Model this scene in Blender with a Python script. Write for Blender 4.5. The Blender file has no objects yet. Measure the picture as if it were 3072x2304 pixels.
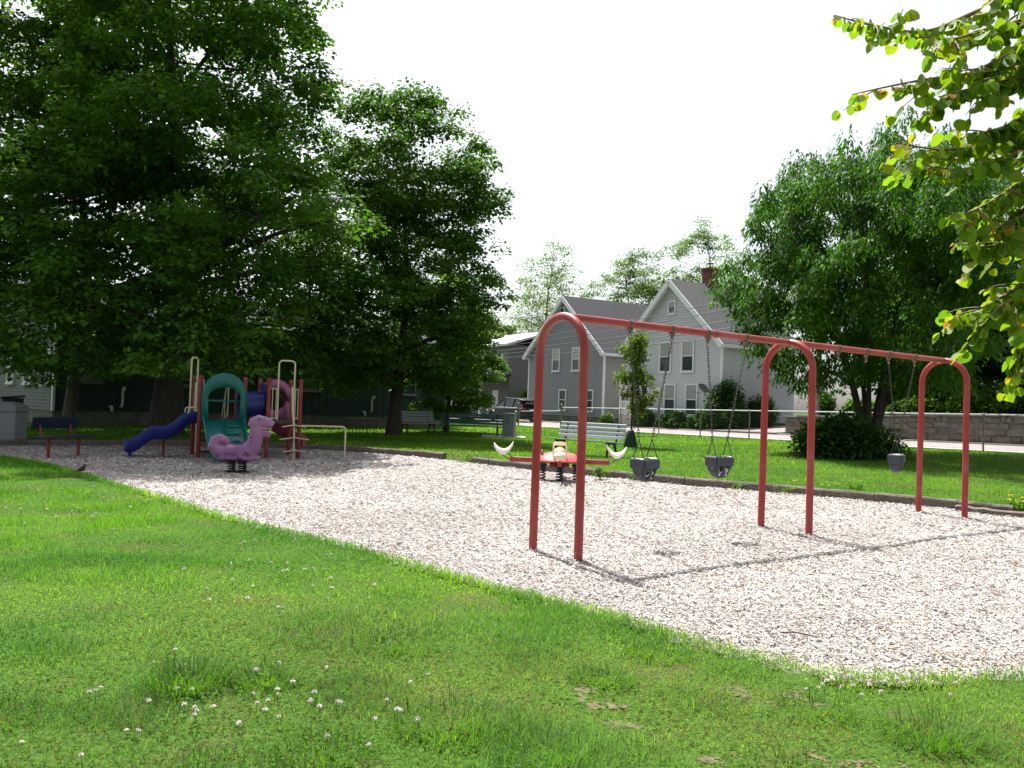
import bpy, math, random
import numpy as np
from mathutils import Vector, Matrix

# ------------------------------------------------------------------ camera, sky, sun, exposure
SC = bpy.context.scene
COL = SC.collection
EYE = 1.55
cam_d = bpy.data.cameras.new('camera'); cam = bpy.data.objects.new('camera', cam_d); COL.objects.link(cam)
cam_d.sensor_width = 36.0
cam_d.lens = 36.0 * 2550.0 / 3072.0
cam_d.clip_start = 0.05; cam_d.clip_end = 2000
PITCH = math.atan(56 / 2550.0)
cam.matrix_world = Matrix.Translation((0, 0, EYE)) @ Matrix.Rotation(math.pi / 2 + PITCH, 4, 'X') @ Matrix.Rotation(math.radians(2.0), 4, 'Z')
SC.camera = cam

SUN_EL = math.radians(61.0)
SUN_H = Vector((-0.40, 0.916)).normalized()
TO_SUN = Vector((SUN_H.x * math.cos(SUN_EL), SUN_H.y * math.cos(SUN_EL), math.sin(SUN_EL)))
w = bpy.data.worlds.new('World'); SC.world = w; w.use_nodes = True
wn = w.node_tree; wn.nodes.clear()
sky = wn.nodes.new('ShaderNodeTexSky'); sky.sky_type = 'NISHITA'; sky.sun_disc = False
sky.sun_elevation = SUN_EL; sky.sun_rotation = math.atan2(SUN_H.x, SUN_H.y)
sky.air_density = 1.0; sky.dust_density = 3.0; sky.ozone_density = 1.0
bg = wn.nodes.new('ShaderNodeBackground'); bg.inputs[1].default_value = 0.104
wo = wn.nodes.new('ShaderNodeOutputWorld')
hs = wn.nodes.new('ShaderNodeHueSaturation'); hs.inputs['Saturation'].default_value = 0.35; hs.inputs['Value'].default_value = 1.0
wn.links.new(sky.outputs[0], hs.inputs['Color']); wn.links.new(hs.outputs[0], bg.inputs[0]); wn.links.new(bg.outputs[0], wo.inputs[0])
sl = bpy.data.lights.new('sun', 'SUN'); sl.energy = 5.0; sl.angle = math.radians(0.55); sl.color = (1.0, 0.965, 0.92)
sun = bpy.data.objects.new('sun', sl); COL.objects.link(sun)
sun.rotation_euler = (-TO_SUN).to_track_quat('-Z', 'Y').to_euler(); sun.location = TO_SUN * 60
SC.view_settings.view_transform = 'Standard'; SC.view_settings.look = 'None'
SC.view_settings.exposure = 1.1; SC.view_settings.gamma = 1.0; SC.view_settings.use_curve_mapping = False
SC.render.engine = 'CYCLES'
SC.cycles.max_bounces = 7; SC.cycles.diffuse_bounces = 3; SC.cycles.glossy_bounces = 2
SC.cycles.transmission_bounces = 5; SC.cycles.transparent_max_bounces = 6
SC.cycles.sample_clamp_indirect = 4.0
SC.cycles.caustics_reflective = False; SC.cycles.caustics_refractive = False

rng = np.random.default_rng(11)
random.seed(5)
R = math.radians

# ------------------------------------------------------------------ materials
def _nt(name):
    m = bpy.data.materials.new(name); m.use_nodes = True
    t = m.node_tree; b = t.nodes['Principled BSDF']
    return m, t, b

def mat(name, col, rough=0.6, metal=0.0, var=0.0, vscale=6.0, col2=None, bump=0.0, bscale=30.0, spec=0.4, stretch=None, coat=0.0):
    m, t, b = _nt(name)
    b.inputs['Roughness'].default_value = rough; b.inputs['Metallic'].default_value = metal
    b.inputs['Specular IOR Level'].default_value = spec; b.inputs['Coat Weight'].default_value = coat
    c = (*col, 1.0)
    b.inputs['Base Color'].default_value = c
    tc = t.nodes.new('ShaderNodeTexCoord'); mp = t.nodes.new('ShaderNodeMapping')
    t.links.new(tc.outputs['Object'], mp.inputs['Vector'])
    if stretch: mp.inputs['Scale'].default_value = stretch
    if var > 0 or col2:
        n = t.nodes.new('ShaderNodeTexNoise'); n.inputs['Scale'].default_value = vscale; n.inputs['Detail'].default_value = 6; n.inputs['Roughness'].default_value = 0.65
        t.links.new(mp.outputs[0], n.inputs['Vector'])
        r = t.nodes.new('ShaderNodeValToRGB'); r.color_ramp.elements[0].position = 0.32; r.color_ramp.elements[1].position = 0.68
        if col2: r.color_ramp.elements[0].color = (*col2, 1); r.color_ramp.elements[1].color = c
        else:
            r.color_ramp.elements[0].color = (*[x * (1 - var) for x in col], 1); r.color_ramp.elements[1].color = (*[min(1, x * (1 + var)) for x in col], 1)
        t.links.new(n.outputs['Fac'], r.inputs[0]); t.links.new(r.outputs[0], b.inputs['Base Color'])
    if bump > 0:
        n2 = t.nodes.new('ShaderNodeTexNoise'); n2.inputs['Scale'].default_value = bscale; n2.inputs['Detail'].default_value = 5
        t.links.new(mp.outputs[0], n2.inputs['Vector'])
        bp = t.nodes.new('ShaderNodeBump'); bp.inputs['Strength'].default_value = bump; bp.inputs['Distance'].default_value = 0.02
        t.links.new(n2.outputs['Fac'], bp.inputs['Height']); t.links.new(bp.outputs[0], b.inputs['Normal'])
    return m

def leaf_mat(name, trans=0.45, rough=0.5, spec=0.35, gain=1.0, tcol=(1.25, 1.35, 0.5)):
    """two-sided leaf: colour from the mesh's own 'tint' attribute; part of the light passes through"""
    m, t, b = _nt(name)
    a = t.nodes.new('ShaderNodeAttribute'); a.attribute_name = 'tint'
    b.inputs['Roughness'].default_value = rough; b.inputs['Specular IOR Level'].default_value = spec
    t.links.new(a.outputs['Color'], b.inputs['Base Color'])
    tr = t.nodes.new('ShaderNodeBsdfTranslucent')
    mul = t.nodes.new('ShaderNodeMix'); mul.data_type = 'RGBA'; mul.blend_type = 'MULTIPLY'; mul.inputs[0].default_value = 1.0
    t.links.new(a.outputs['Color'], mul.inputs[6]); mul.inputs[7].default_value = (*tcol, 1)
    t.links.new(mul.outputs[2], tr.inputs['Color'])
    mx = t.nodes.new('ShaderNodeMixShader'); mx.inputs[0].default_value = trans
    t.links.new(b.outputs[0], mx.inputs[1]); t.links.new(tr.outputs[0], mx.inputs[2])
    t.links.new(mx.outputs[0], t.nodes['Material Output'].inputs['Surface'])
    return m

def glass_mat(name, col=(0.02, 0.025, 0.03)):
    m, t, b = _nt(name)
    b.inputs['Base Color'].default_value = (*col, 1); b.inputs['Roughness'].default_value = 0.06; b.inputs['Specular IOR Level'].default_value = 0.6
    return m

M = {}
M['red_paint'] = mat('red_paint', (0.30, 0.034, 0.032), 0.42, var=0.10, vscale=4, bump=0.05, bscale=60)
M['red_dark'] = mat('red_post_paint', (0.185, 0.016, 0.016), 0.45, var=0.1)
M['rust'] = mat('rusty_clamp_steel', (0.16, 0.12, 0.09), 0.6, 0.5, var=0.4, vscale=30)
M['chain'] = mat('chain_steel', (0.055, 0.048, 0.042), 0.6, 0.2, var=0.3, vscale=40)
M['seat_rubber'] = mat('grey_rubber', (0.046, 0.053, 0.070), 0.55, var=0.12, vscale=12, bump=0.06, bscale=80)
M['cream'] = mat('cream_paint', (0.54, 0.50, 0.33), 0.45, var=0.06)
M['cream_pl'] = mat('cream_plastic', (0.72, 0.62, 0.40), 0.4, var=0.06)
M['white_pl'] = mat('white_plastic', (0.80, 0.76, 0.68), 0.4, var=0.05)
M['blue_pl'] = mat('blue_plastic', (0.009, 0.017, 0.15), 0.35, var=0.12, bump=0.03)
M['green_pl'] = mat('green_plastic', (0.006, 0.12, 0.10), 0.35, var=0.10)
M['pink_pl'] = mat('pink_plastic', (0.27, 0.09, 0.16), 0.35, var=0.08)
M['maroon_pl'] = mat('maroon_plastic', (0.20, 0.02, 0.04), 0.38, var=0.12)
M['dino'] = mat('purple_plastic', (0.23, 0.105, 0.225), 0.36, var=0.10, vscale=3, bump=0.03)
M['dino_dark'] = mat('mouth_plastic', (0.20, 0.05, 0.12), 0.5)
M['black'] = mat('black_steel', (0.012, 0.012, 0.014), 0.4)
M['deck'] = mat('brown_deck', (0.06, 0.045, 0.04), 0.7, var=0.2)
M['bench_blue'] = mat('navy_bench', (0.009, 0.018, 0.036), 0.5, var=0.1)
M['bench_white'] = mat('weathered_white_slat', (0.47, 0.49, 0.51), 0.6, col2=(0.30, 0.33, 0.35), vscale=9, stretch=(0.4, 4, 4), bump=0.2, bscale=40)
M['bench_green'] = mat('dark_green_slat', (0.035, 0.10, 0.085), 0.45, var=0.3, stretch=(0.4, 4, 4))
M['iron'] = mat('cast_iron', (0.02, 0.025, 0.025), 0.5)
M['galv'] = mat('galvanised_steel', (0.42, 0.46, 0.46), 0.42, 0.75, var=0.15, vscale=10)
M['galv_old'] = mat('weathered_steel', (0.20, 0.19, 0.17), 0.55, 0.5, var=0.25, vscale=10)
M['timber'] = mat('weathered_timber', (0.20, 0.17, 0.14), 0.85, col2=(0.06, 0.045, 0.035), vscale=5, stretch=(0.5, 6, 6), bump=0.6, bscale=18)
M['bark'] = mat('grey_bark', (0.075, 0.06, 0.05), 0.9, col2=(0.022, 0.017, 0.013), vscale=9, stretch=(3, 3, 0.5), bump=0.9, bscale=16)
M['bark_l'] = mat('light_bark', (0.16, 0.13, 0.10), 0.9, col2=(0.06, 0.05, 0.04), vscale=9, stretch=(3, 3, 0.5), bump=0.8, bscale=16)
M['concrete'] = mat('concrete', (0.36, 0.335, 0.31), 0.85, var=0.12, vscale=3, bump=0.2, bscale=60)
M['found'] = mat('foundation_concrete', (0.20, 0.185, 0.15), 0.9, col2=(0.09, 0.085, 0.065), vscale=2.5, bump=0.3, bscale=20)
M['asphalt'] = mat('pale_asphalt', (0.24, 0.22, 0.21), 0.9, var=0.14, vscale=1.2, bump=0.3, bscale=90)
M['side_grey'] = mat('grey_siding', (0.21, 0.217, 0.232), 0.7, var=0.06, vscale=2, stretch=(1, 1, 5))
M['side_beige'] = mat('beige_grey_siding', (0.26, 0.245, 0.235), 0.7, var=0.06, vscale=2, stretch=(1, 1, 5))
M['side_light'] = mat('light_grey_siding', (0.47, 0.49, 0.505), 0.65, var=0.05, vscale=2, stretch=(1, 1, 5))
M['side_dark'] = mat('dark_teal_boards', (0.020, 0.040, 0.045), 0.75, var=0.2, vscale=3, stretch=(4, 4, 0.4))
M['side_old'] = mat('old_grey_clapboard', (0.14, 0.145, 0.145), 0.75, var=0.1)
M['trim'] = mat('white_trim', (0.64, 0.66, 0.67), 0.5, var=0.04)
M['shingle'] = mat('charcoal_shingle', (0.030, 0.033, 0.040), 0.9, col2=(0.020, 0.021, 0.025), vscale=30, bump=0.4, bscale=40)
M['shingle_l'] = mat('grey_shingle', (0.066, 0.070, 0.070), 0.9, col2=(0.045, 0.048, 0.048), vscale=30, bump=0.4, bscale=40)
M['metal_roof'] = mat('pale_metal_roof', (0.62, 0.64, 0.66), 0.4, 0.2)
M['brick'] = mat('chimney_brick', (0.19, 0.055, 0.045), 0.85, col2=(0.10, 0.03, 0.03), vscale=14, bump=0.5, bscale=30)
M['glass'] = glass_mat('window_glass', (0.035, 0.045, 0.05))
M['glass_blind'] = mat('drawn_blind_behind_glass', (0.30, 0.31, 0.30), 0.15, spec=0.6, var=0.05)
M['car_paint'] = mat('graphite_car_paint', (0.024, 0.029, 0.036), 0.4, 0.0, coat=0.05, spec=0.2)
M['car_glass'] = glass_mat('car_glass', (0.012, 0.014, 0.018))
M['tyre'] = mat('tyre_rubber', (0.012, 0.012, 0.013), 0.8)
M['rim'] = mat('alloy_rim', (0.42, 0.42, 0.42), 0.3, 0.9)
M['tail'] = mat('tail_light_red', (0.38, 0.012, 0.018), 0.2)
M['lens'] = mat('headlight_lens', (0.6, 0.62, 0.64), 0.1)
M['plate'] = mat('licence_plate', (0.7, 0.7, 0.68), 0.5)
M['bin'] = mat('pebble_grey_plastic', (0.21, 0.22, 0.225), 0.6, var=0.06, vscale=10)
M['box'] = mat('grey_green_cabinet', (0.18, 0.215, 0.205), 0.5, var=0.08, vscale=4)
M['bag'] = mat('green_watering_bag', (0.010, 0.035, 0.025), 0.6, bump=0.3, bscale=9)
M['pole'] = mat('wood_pole', (0.24, 0.20, 0.16), 0.9, var=0.2, stretch=(3, 3, 0.3))
M['wire'] = mat('cable_black', (0.02, 0.02, 0.022), 0.5)
M['pvc'] = mat('white_pvc', (0.62, 0.62, 0.58), 0.4)
M['cart'] = mat('dark_bin_plastic', (0.015, 0.02, 0.022), 0.5)
M['dish'] = mat('dish_grey', (0.12, 0.12, 0.13), 0.4)
M['leaf'] = leaf_mat('maple_leaf', 0.40, 0.6, 0.18)
M['leaf_sh'] = leaf_mat('soft_leaf', 0.46, 0.55, 0.18)
M['leaf_r'] = leaf_mat('round_leaf', 0.55, 0.5, 0.2)
M['grass'] = leaf_mat('grass_blade', 0.50, 0.6, 0.15, tcol=(1.15, 1.3, 0.4))
M['petal'] = mat('clover_white', (0.66, 0.64, 0.56), 0.7, col2=(0.62, 0.52, 0.44), vscale=120)
M['stem'] = mat('green_stem', (0.10, 0.20, 0.03), 0.6)
M['robin_d'] = mat('bird_dark', (0.035, 0.03, 0.028), 0.7)
M['robin_r'] = mat('bird_breast', (0.32, 0.08, 0.02), 0.7)
M['twig'] = mat('young_twig', (0.17, 0.11, 0.05), 0.7, var=0.2)
M['stick'] = mat('dead_stick', (0.16, 0.08, 0.05), 0.85)

def worn_paint(m, rust, sc=22.0, lo=0.66, fade=0.25):
    """flecks of rust and faded streaks over a painted material"""
    t = m.node_tree; b = t.nodes['Principled BSDF']; src = b.inputs['Base Color'].links[0].from_socket
    tc = t.nodes.new('ShaderNodeTexCoord'); n = t.nodes.new('ShaderNodeTexNoise'); n.inputs['Scale'].default_value = sc; n.inputs['Detail'].default_value = 8; n.inputs['Roughness'].default_value = 0.75
    t.links.new(tc.outputs['Object'], n.inputs['Vector'])
    r = t.nodes.new('ShaderNodeValToRGB'); r.color_ramp.elements[0].position = lo; r.color_ramp.elements[1].position = lo + 0.05
    t.links.new(n.outputs['Fac'], r.inputs[0])
    n2 = t.nodes.new('ShaderNodeTexNoise'); n2.inputs['Scale'].default_value = 2.2; n2.inputs['Detail'].default_value = 5; t.links.new(tc.outputs['Object'], n2.inputs['Vector'])
    r2 = t.nodes.new('ShaderNodeValToRGB'); r2.color_ramp.elements[0].position = 0.45; r2.color_ramp.elements[1].position = 0.75; r2.color_ramp.elements[1].color = (fade, fade, fade, 1)
    t.links.new(n2.outputs['Fac'], r2.inputs[0])
    a = t.nodes.new('ShaderNodeMix'); a.data_type = 'RGBA'; t.links.new(r2.outputs[0], a.inputs[0]); t.links.new(src, a.inputs[6]); a.inputs[7].default_value = (0.62, 0.40, 0.38, 1)
    c = t.nodes.new('ShaderNodeMix'); c.data_type = 'RGBA'; t.links.new(r.outputs[0], c.inputs[0]); t.links.new(a.outputs[2], c.inputs[6]); c.inputs[7].default_value = (*rust, 1)
    t.links.new(c.outputs[2], b.inputs['Base Color'])
worn_paint(M['red_paint'], (0.13, 0.055, 0.04), fade=0.14)
worn_paint(M['red_dark'], (0.10, 0.04, 0.03), fade=0.15)
worn_paint(M['dino'], (0.16, 0.09, 0.15), 9.0, 0.70, 0.22)
worn_paint(M['blue_pl'], (0.02, 0.04, 0.18), 6.0, 0.66, 0.0)
worn_paint(M['cream'], (0.30, 0.22, 0.12), 20.0, 0.68, 0.1)

# ------------------------------------------------------------------ mesh helpers
def tag(o, label=None, cat=None, group=None, kind=None):
    if label: o['label'] = label
    if cat: o['category'] = cat
    if group: o['group'] = group
    if kind: o['kind'] = kind
    return o

def thing(name, label, cat, loc=(0, 0, 0), rotz=0.0, group=None):
    o = bpy.data.objects.new(name, None); COL.objects.link(o)
    o.location = loc; o.rotation_euler = (0, 0, rotz); o.empty_display_size = 0.1
    return tag(o, label, cat, group)

def frames(pts):
    pts = [Vector(p) for p in pts]; n = len(pts); T = []
    for i in range(n):
        a = pts[max(0, i - 1)]; b = pts[min(n - 1, i + 1)]
        d = b - a
        T.append(d.normalized() if d.length > 1e-9 else Vector((0, 0, 1)))
    up = Vector((0, 0, 1)) if abs(T[0].z) < 0.9 else Vector((1, 0, 0))
    N = (up - T[0] * up.dot(T[0])).normalized(); out = []
    for i in range(n):
        N = N - T[i] * N.dot(T[i])
        N = N.normalized() if N.length > 1e-6 else T[i].orthogonal().normalized()
        out.append((pts[i], T[i], N, T[i].cross(N)))
    return out

class MB:
    def __init__(s): s.v = []; s.f = []
    def add(s, vs, fs):
        o = len(s.v); s.v += [tuple(x) for x in vs]; s.f += [tuple(i + o for i in f) for f in fs]; return s
    def obox(s, c, a, b, d):
        c, a, b, d = Vector(c), Vector(a), Vector(b), Vector(d)
        vs = [c + i * a + j * b + k * d for k in (-1, 1) for j in (-1, 1) for i in (-1, 1)]
        fs = [(0, 2, 3, 1), (4, 5, 7, 6), (0, 1, 5, 4), (2, 6, 7, 3), (0, 4, 6, 2), (1, 3, 7, 5)]
        if a.cross(b).dot(d) < 0: fs = [f[::-1] for f in fs]
        return s.add(vs, fs)
    def box(s, x0, x1, y0, y1, z0, z1):
        return s.obox(((x0 + x1) / 2, (y0 + y1) / 2, (z0 + z1) / 2), ((x1 - x0) / 2, 0, 0), (0, (y1 - y0) / 2, 0), (0, 0, (z1 - z0) / 2))
    def bar(s, p, q, w, h, up=(0, 0, 1)):
        p, q, up = Vector(p), Vector(q), Vector(up); d = (q - p) / 2; t = d.normalized()
        side = t.cross(up).normalized(); u = side.cross(t)
        return s.obox((p + q) / 2, d, side * (w / 2), u * (h / 2))
    def tube(s, pts, r, n=8, cap=True, flat=1.0):
        fr = frames(pts); m = len(fr); rs = r if isinstance(r, (list, tuple)) else [r] * m
        vs = []; fs = []
        for (p, t, a, b), rr in zip(fr, rs):
            for k in range(n):
                th = 2 * math.pi * k / n
                vs.append(p + a * (rr * flat * math.cos(th)) + b * (rr * math.sin(th)))
        for i in range(m - 1):
            for k in range(n):
                k2 = (k + 1) % n
                fs.append((i * n + k, i * n + k2, (i + 1) * n + k2, (i + 1) * n + k))
        if cap:
            fs.append(tuple(range(n - 1, -1, -1))); fs.append(tuple((m - 1) * n + k for k in range(n)))
        return s.add(vs, fs)
    def lathe(s, prof, n=16, c=(0, 0, 0), ph=0.0, cap=True):
        vs = []; fs = []; m = len(prof)
        for r, z in prof:
            for k in range(n):
                th = ph + 2 * math.pi * k / n
                vs.append((c[0] + r * math.cos(th), c[1] + r * math.sin(th), c[2] + z))
        for i in range(m - 1):
            for k in range(n):
                k2 = (k + 1) % n
                fs.append((i * n + k, i * n + k2, (i + 1) * n + k2, (i + 1) * n + k))
        if cap:
            fs.append(tuple(range(n - 1, -1, -1))); fs.append(tuple((m - 1) * n + k for k in range(n)))
        return s.add(vs, fs)
    def ellipsoid(s, c, r, n=12, m=8, rot=None):
        vs = []; fs = []; c = Vector(c)
        for i in range(1, m):
            ph = math.pi * i / m
            for k in range(n):
                th = 2 * math.pi * k / n
                p = Vector((r[0] * math.sin(ph) * math.cos(th), r[1] * math.sin(ph) * math.sin(th), r[2] * math.cos(ph)))
                if rot: p = rot @ p
                vs.append(c + p)
        tp = Vector((0, 0, r[2])); bt = Vector((0, 0, -r[2]))
        if rot: tp = rot @ tp; bt = rot @ bt
        vs += [c + tp, c + bt]; T = (m - 1) * n; B = T + 1
        for i in range(m - 2):
            for k in range(n):
                k2 = (k + 1) % n
                fs.append((i * n + k, (i + 1) * n + k, (i + 1) * n + k2, i * n + k2))
        for k in range(n):
            k2 = (k + 1) % n
            fs.append((T, k, k2)); fs.append((B, (m - 2) * n + k2, (m - 2) * n + k))
        return s.add(vs, fs)
    def grid(s, P):
        """P: rows of equal-length point lists"""
        n = len(P[0]); vs = [p for row in P for p in row]; fs = []
        for i in range(len(P) - 1):
            for k in range(n - 1):
                fs.append((i * n + k, i * n + k + 1, (i + 1) * n + k + 1, (i + 1) * n + k))
        return s.add(vs, fs)
    def prism(s, poly, h0, h1, axis='z'):
        """poly: 2-D points (counter-clockwise), extruded along an axis; 'y': poly is x,z   'x': poly is y,z"""
        n = len(poly)
        def P(p, h):
            return (p[0], p[1], h) if axis == 'z' else ((p[0], h, p[1]) if axis == 'y' else (h, p[0], p[1]))
        vs = [P(p, h0) for p in poly] + [P(p, h1) for p in poly]
        fs = [tuple(range(n - 1, -1, -1)), tuple(range(n, 2 * n))] + [(i, (i + 1) % n, n + (i + 1) % n, n + i) for i in range(n)]
        if axis == 'y': fs = [f[::-1] for f in fs]
        return s.add(vs, fs)
    def build(s, name, m, parent=None, smooth=None, bevel=0.0, solid=0.0, subsurf=0, loc=None, rotz=0.0):
        me = bpy.data.meshes.new(name); me.from_pydata(s.v, [], s.f); me.update()
        o = bpy.data.objects.new(name, me); COL.objects.link(o)
        me.materials.append(M[m] if isinstance(m, str) else m)
        if smooth is not None:
            me.polygons.foreach_set('use_smooth', [True] * len(me.polygons))
            if smooth < 180: me.set_sharp_from_angle(angle=R(smooth))
        if solid:
            k = o.modifiers.new('solid', 'SOLIDIFY'); k.thickness = solid; k.offset = 0
        if bevel:
            k = o.modifiers.new('bevel', 'BEVEL'); k.width = bevel; k.segments = 2; k.limit_method = 'ANGLE'
        if subsurf:
            k = o.modifiers.new('sub', 'SUBSURF'); k.levels = subsurf; k.render_levels = subsurf
        if parent: o.parent = parent
        if loc: o.location = loc
        o.rotation_euler[2] = rotz
        return o

def copy_tree(o, parent=None):
    c = o.copy(); COL.objects.link(c); c.parent = parent
    for ch in list(o.children): copy_tree(ch, c)
    return c

def arc(c, r, a0, a1, n, ax=(1, 0, 0), ay=(0, 0, 1)):
    c, ax, ay = Vector(c), Vector(ax), Vector(ay)
    return [c + ax * (r * math.cos(R(a0 + (a1 - a0) * i / n))) + ay * (r * math.sin(R(a0 + (a1 - a0) * i / n))) for i in range(n + 1)]

def fillet(pts, r, n=5):
    """round the inner corners of a polyline"""
    pts = [Vector(p) for p in pts]; out = [pts[0]]
    for i in range(1, len(pts) - 1):
        a, b, c = pts[i - 1], pts[i], pts[i + 1]
        d1 = (a - b).normalized(); d2 = (c - b).normalized()
        rr = min(r, (a - b).length * 0.49, (c - b).length * 0.49)
        p, q = b + d1 * rr, b + d2 * rr
        for k in range(n + 1):
            t = k / n; out.append(p * (1 - t) ** 2 + b * (2 * t * (1 - t)) + q * t * t)
    out.append(pts[-1]); return out

def cards(name, m, pos, ax, nrm, size, tint, tmpl, faces, parent=None, wid=None):
    """many small leaf-shaped faces in one mesh, all arrays numpy"""
    N = len(pos); K = len(tmpl)
    ax = ax / np.linalg.norm(ax, axis=1, keepdims=True)
    nrm = nrm - ax * np.sum(nrm * ax, axis=1, keepdims=True)
    nrm = nrm / np.maximum(np.linalg.norm(nrm, axis=1, keepdims=True), 1e-6)
    bt = np.cross(nrm, ax)
    tm = np.array(tmpl, float); size = np.asarray(size)[:, None, None]
    ws = size if wid is None else np.asarray(wid)[:, None, None]
    V = pos[:, None, :] + size * tm[None, :, 0:1] * ax[:, None, :] + ws * tm[None, :, 1:2] * bt[:, None, :] + size * tm[None, :, 2:3] * nrm[:, None, :]
    V = V.reshape(-1, 3)
    fl = [len(f) for f in faces]; fi = np.concatenate([np.array(f) for f in faces])
    idx = (fi[None, :] + (np.arange(N) * K)[:, None]).reshape(-1)
    tot = np.tile(np.array(fl), N)
    me = bpy.data.meshes.new(name)
    me.vertices.add(N * K); me.vertices.foreach_set('co', V.astype(np.float32).ravel())
    me.loops.add(len(idx)); me.loops.foreach_set('vertex_index', idx.astype(np.int32))
    me.polygons.add(len(tot)); st = np.concatenate([[0], np.cumsum(tot)[:-1]])
    me.polygons.foreach_set('loop_start', st.astype(np.int32)); me.polygons.foreach_set('loop_total', tot.astype(np.int32))
    at = me.attributes.new('tint', 'FLOAT_COLOR', 'POINT')
    C = np.ones((N, K, 4), np.float32); C[:, :, :3] = tint[:, None, :]
    at.data.foreach_set('color', C.ravel())
    me.materials.append(M[m] if isinstance(m, str) else m)
    me.update(calc_edges=True)
    o = bpy.data.objects.new(name, me); COL.objects.link(o)
    if parent: o.parent = parent
    return o

KITE = ([(0, 0, 0), (0.42, 0.40, 0.06), (1, 0, -0.04), (0.42, -0.40, 0.06)], [(0, 1, 2, 3)])
LANCE = ([(0, 0, 0), (0.4, 0.18, 0.02), (1, 0, -0.1), (0.4, -0.18, 0.02)], [(0, 1, 2, 3)])
LOBED = ([(0, 0, 0), (0.35, 0.5, 0.05), (0.5, 0.2, 0.03), (1, 0, -0.06), (0.5, -0.2, 0.03), (0.35, -0.5, 0.05)], [(0, 1, 2), (0, 2, 3, 4), (0, 4, 5)])

_lat = {}
def vnoise(x, y, sc, seed=0):
    """smooth value noise 0..1 on numpy arrays"""
    if seed not in _lat: _lat[seed] = np.random.default_rng(1000 + seed).random((64, 64))
    L = _lat[seed]; x = np.asarray(x, float) * sc + 31.7; y = np.asarray(y, float) * sc + 17.3
    xi = np.floor(x).astype(int); yi = np.floor(y).astype(int); fx = x - xi; fy = y - yi
    fx = fx * fx * (3 - 2 * fx); fy = fy * fy * (3 - 2 * fy)
    a = L[xi % 64, yi % 64]; b = L[(xi + 1) % 64, yi % 64]; c = L[xi % 64, (yi + 1) % 64]; d = L[(xi + 1) % 64, (yi + 1) % 64]
    return (a * (1 - fx) + b * fx) * (1 - fy) + (c * (1 - fx) + d * fx) * fy

def sstep(t): t = np.clip(t, 0, 1); return t * t * (3 - 2 * t)

def inside(x, y, poly):
    x = np.asarray(x, float); y = np.asarray(y, float); r = np.zeros(x.shape, bool); n = len(poly)
    for i in range(n):
        x1, y1 = poly[i]; x2, y2 = poly[(i + 1) % n]
        if y1 == y2: continue
        c = ((y1 > y) != (y2 > y)) & (x < (x2 - x1) * (y - y1) / (y2 - y1) + x1)
        r ^= c
    return r

# ------------------------------------------------------------------ layout of the place
NEAR_EDGE = [(-13.2, 20.4), (-12.2, 19.3), (-10.74, 17.98), (-8.94, 16.48), (-7.08, 14.51), (-5.51, 12.74), (-4.29, 11.35), (-3.32, 10.27), (-2.56, 9.54), (-1.91, 8.93), (-1.32, 8.34), (-0.58, 7.52), (0.04, 6.89), (0.72, 6.32), (1.25, 5.61), (1.72, 5.17), (1.93, 5.02), (2.17, 4.95), (2.46, 4.97), (3.12, 5.11), (4.3, 5.5), (6.5, 6.8), (8.6, 9.4), (9.2, 12.0)]
FAR_EDGE = [(8.9, 13.45), (8.3, 13.98), (7.68, 14.53), (6.62, 15.37), (4.9, 16.65), (3.61, 17.4), (2.32, 18.5), (0.54, 19.87), (-0.45, 20.87), (-1.71, 22.42), (-2.48, 23.2), (-4.83, 24.4), (-6.19, 24.7), (-9.0, 24.2), (-10.7, 23.4), (-12.55, 22.18), (-13.0, 21.33)]
PIT = NEAR_EDGE + FAR_EDGE
SD = Vector((0.506, -0.8626, 0)); ND = Vector((0.8626, 0.506, 0)); F0 = Vector((2.9, 49.0, 0))
SROT = math.atan2(SD.y, SD.x)
def sn(s, n, z=0.0): p = F0 + SD * s + ND * n; return Vector((p.x, p.y, z))
def n_of(x, y): return (x - 2.9) * 0.8626 + (y - 49.0) * 0.506
def s_of(x, y): return (x - 2.9) * 0.506 - (y - 49.0) * 0.8626

def terr(x, y):
    x = np.asarray(x, float); y = np.asarray(y, float)
    mid = np.interp(x, [-40, -12.7, -5, 0, 4, 8.5, 12], [20, 20, 19, 14, 11, 9.5, 9.5])
    back = 0.13 + 0.026 * np.clip(x - 2, 0, 18) * sstep((y - 14) / 13.0)
    n = n_of(x, y)
    back = back + 0.03 * np.clip(n - 7, 0, 14)
    z = 0.03 + (back - 0.03) * sstep((y - mid + 0.6) / 1.2)
    return z + 0.012 * (vnoise(x, y, 0.9, 3) - 0.5)
def tz(x, y): return float(terr(np.array([x]), np.array([y]))[0])

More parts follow.
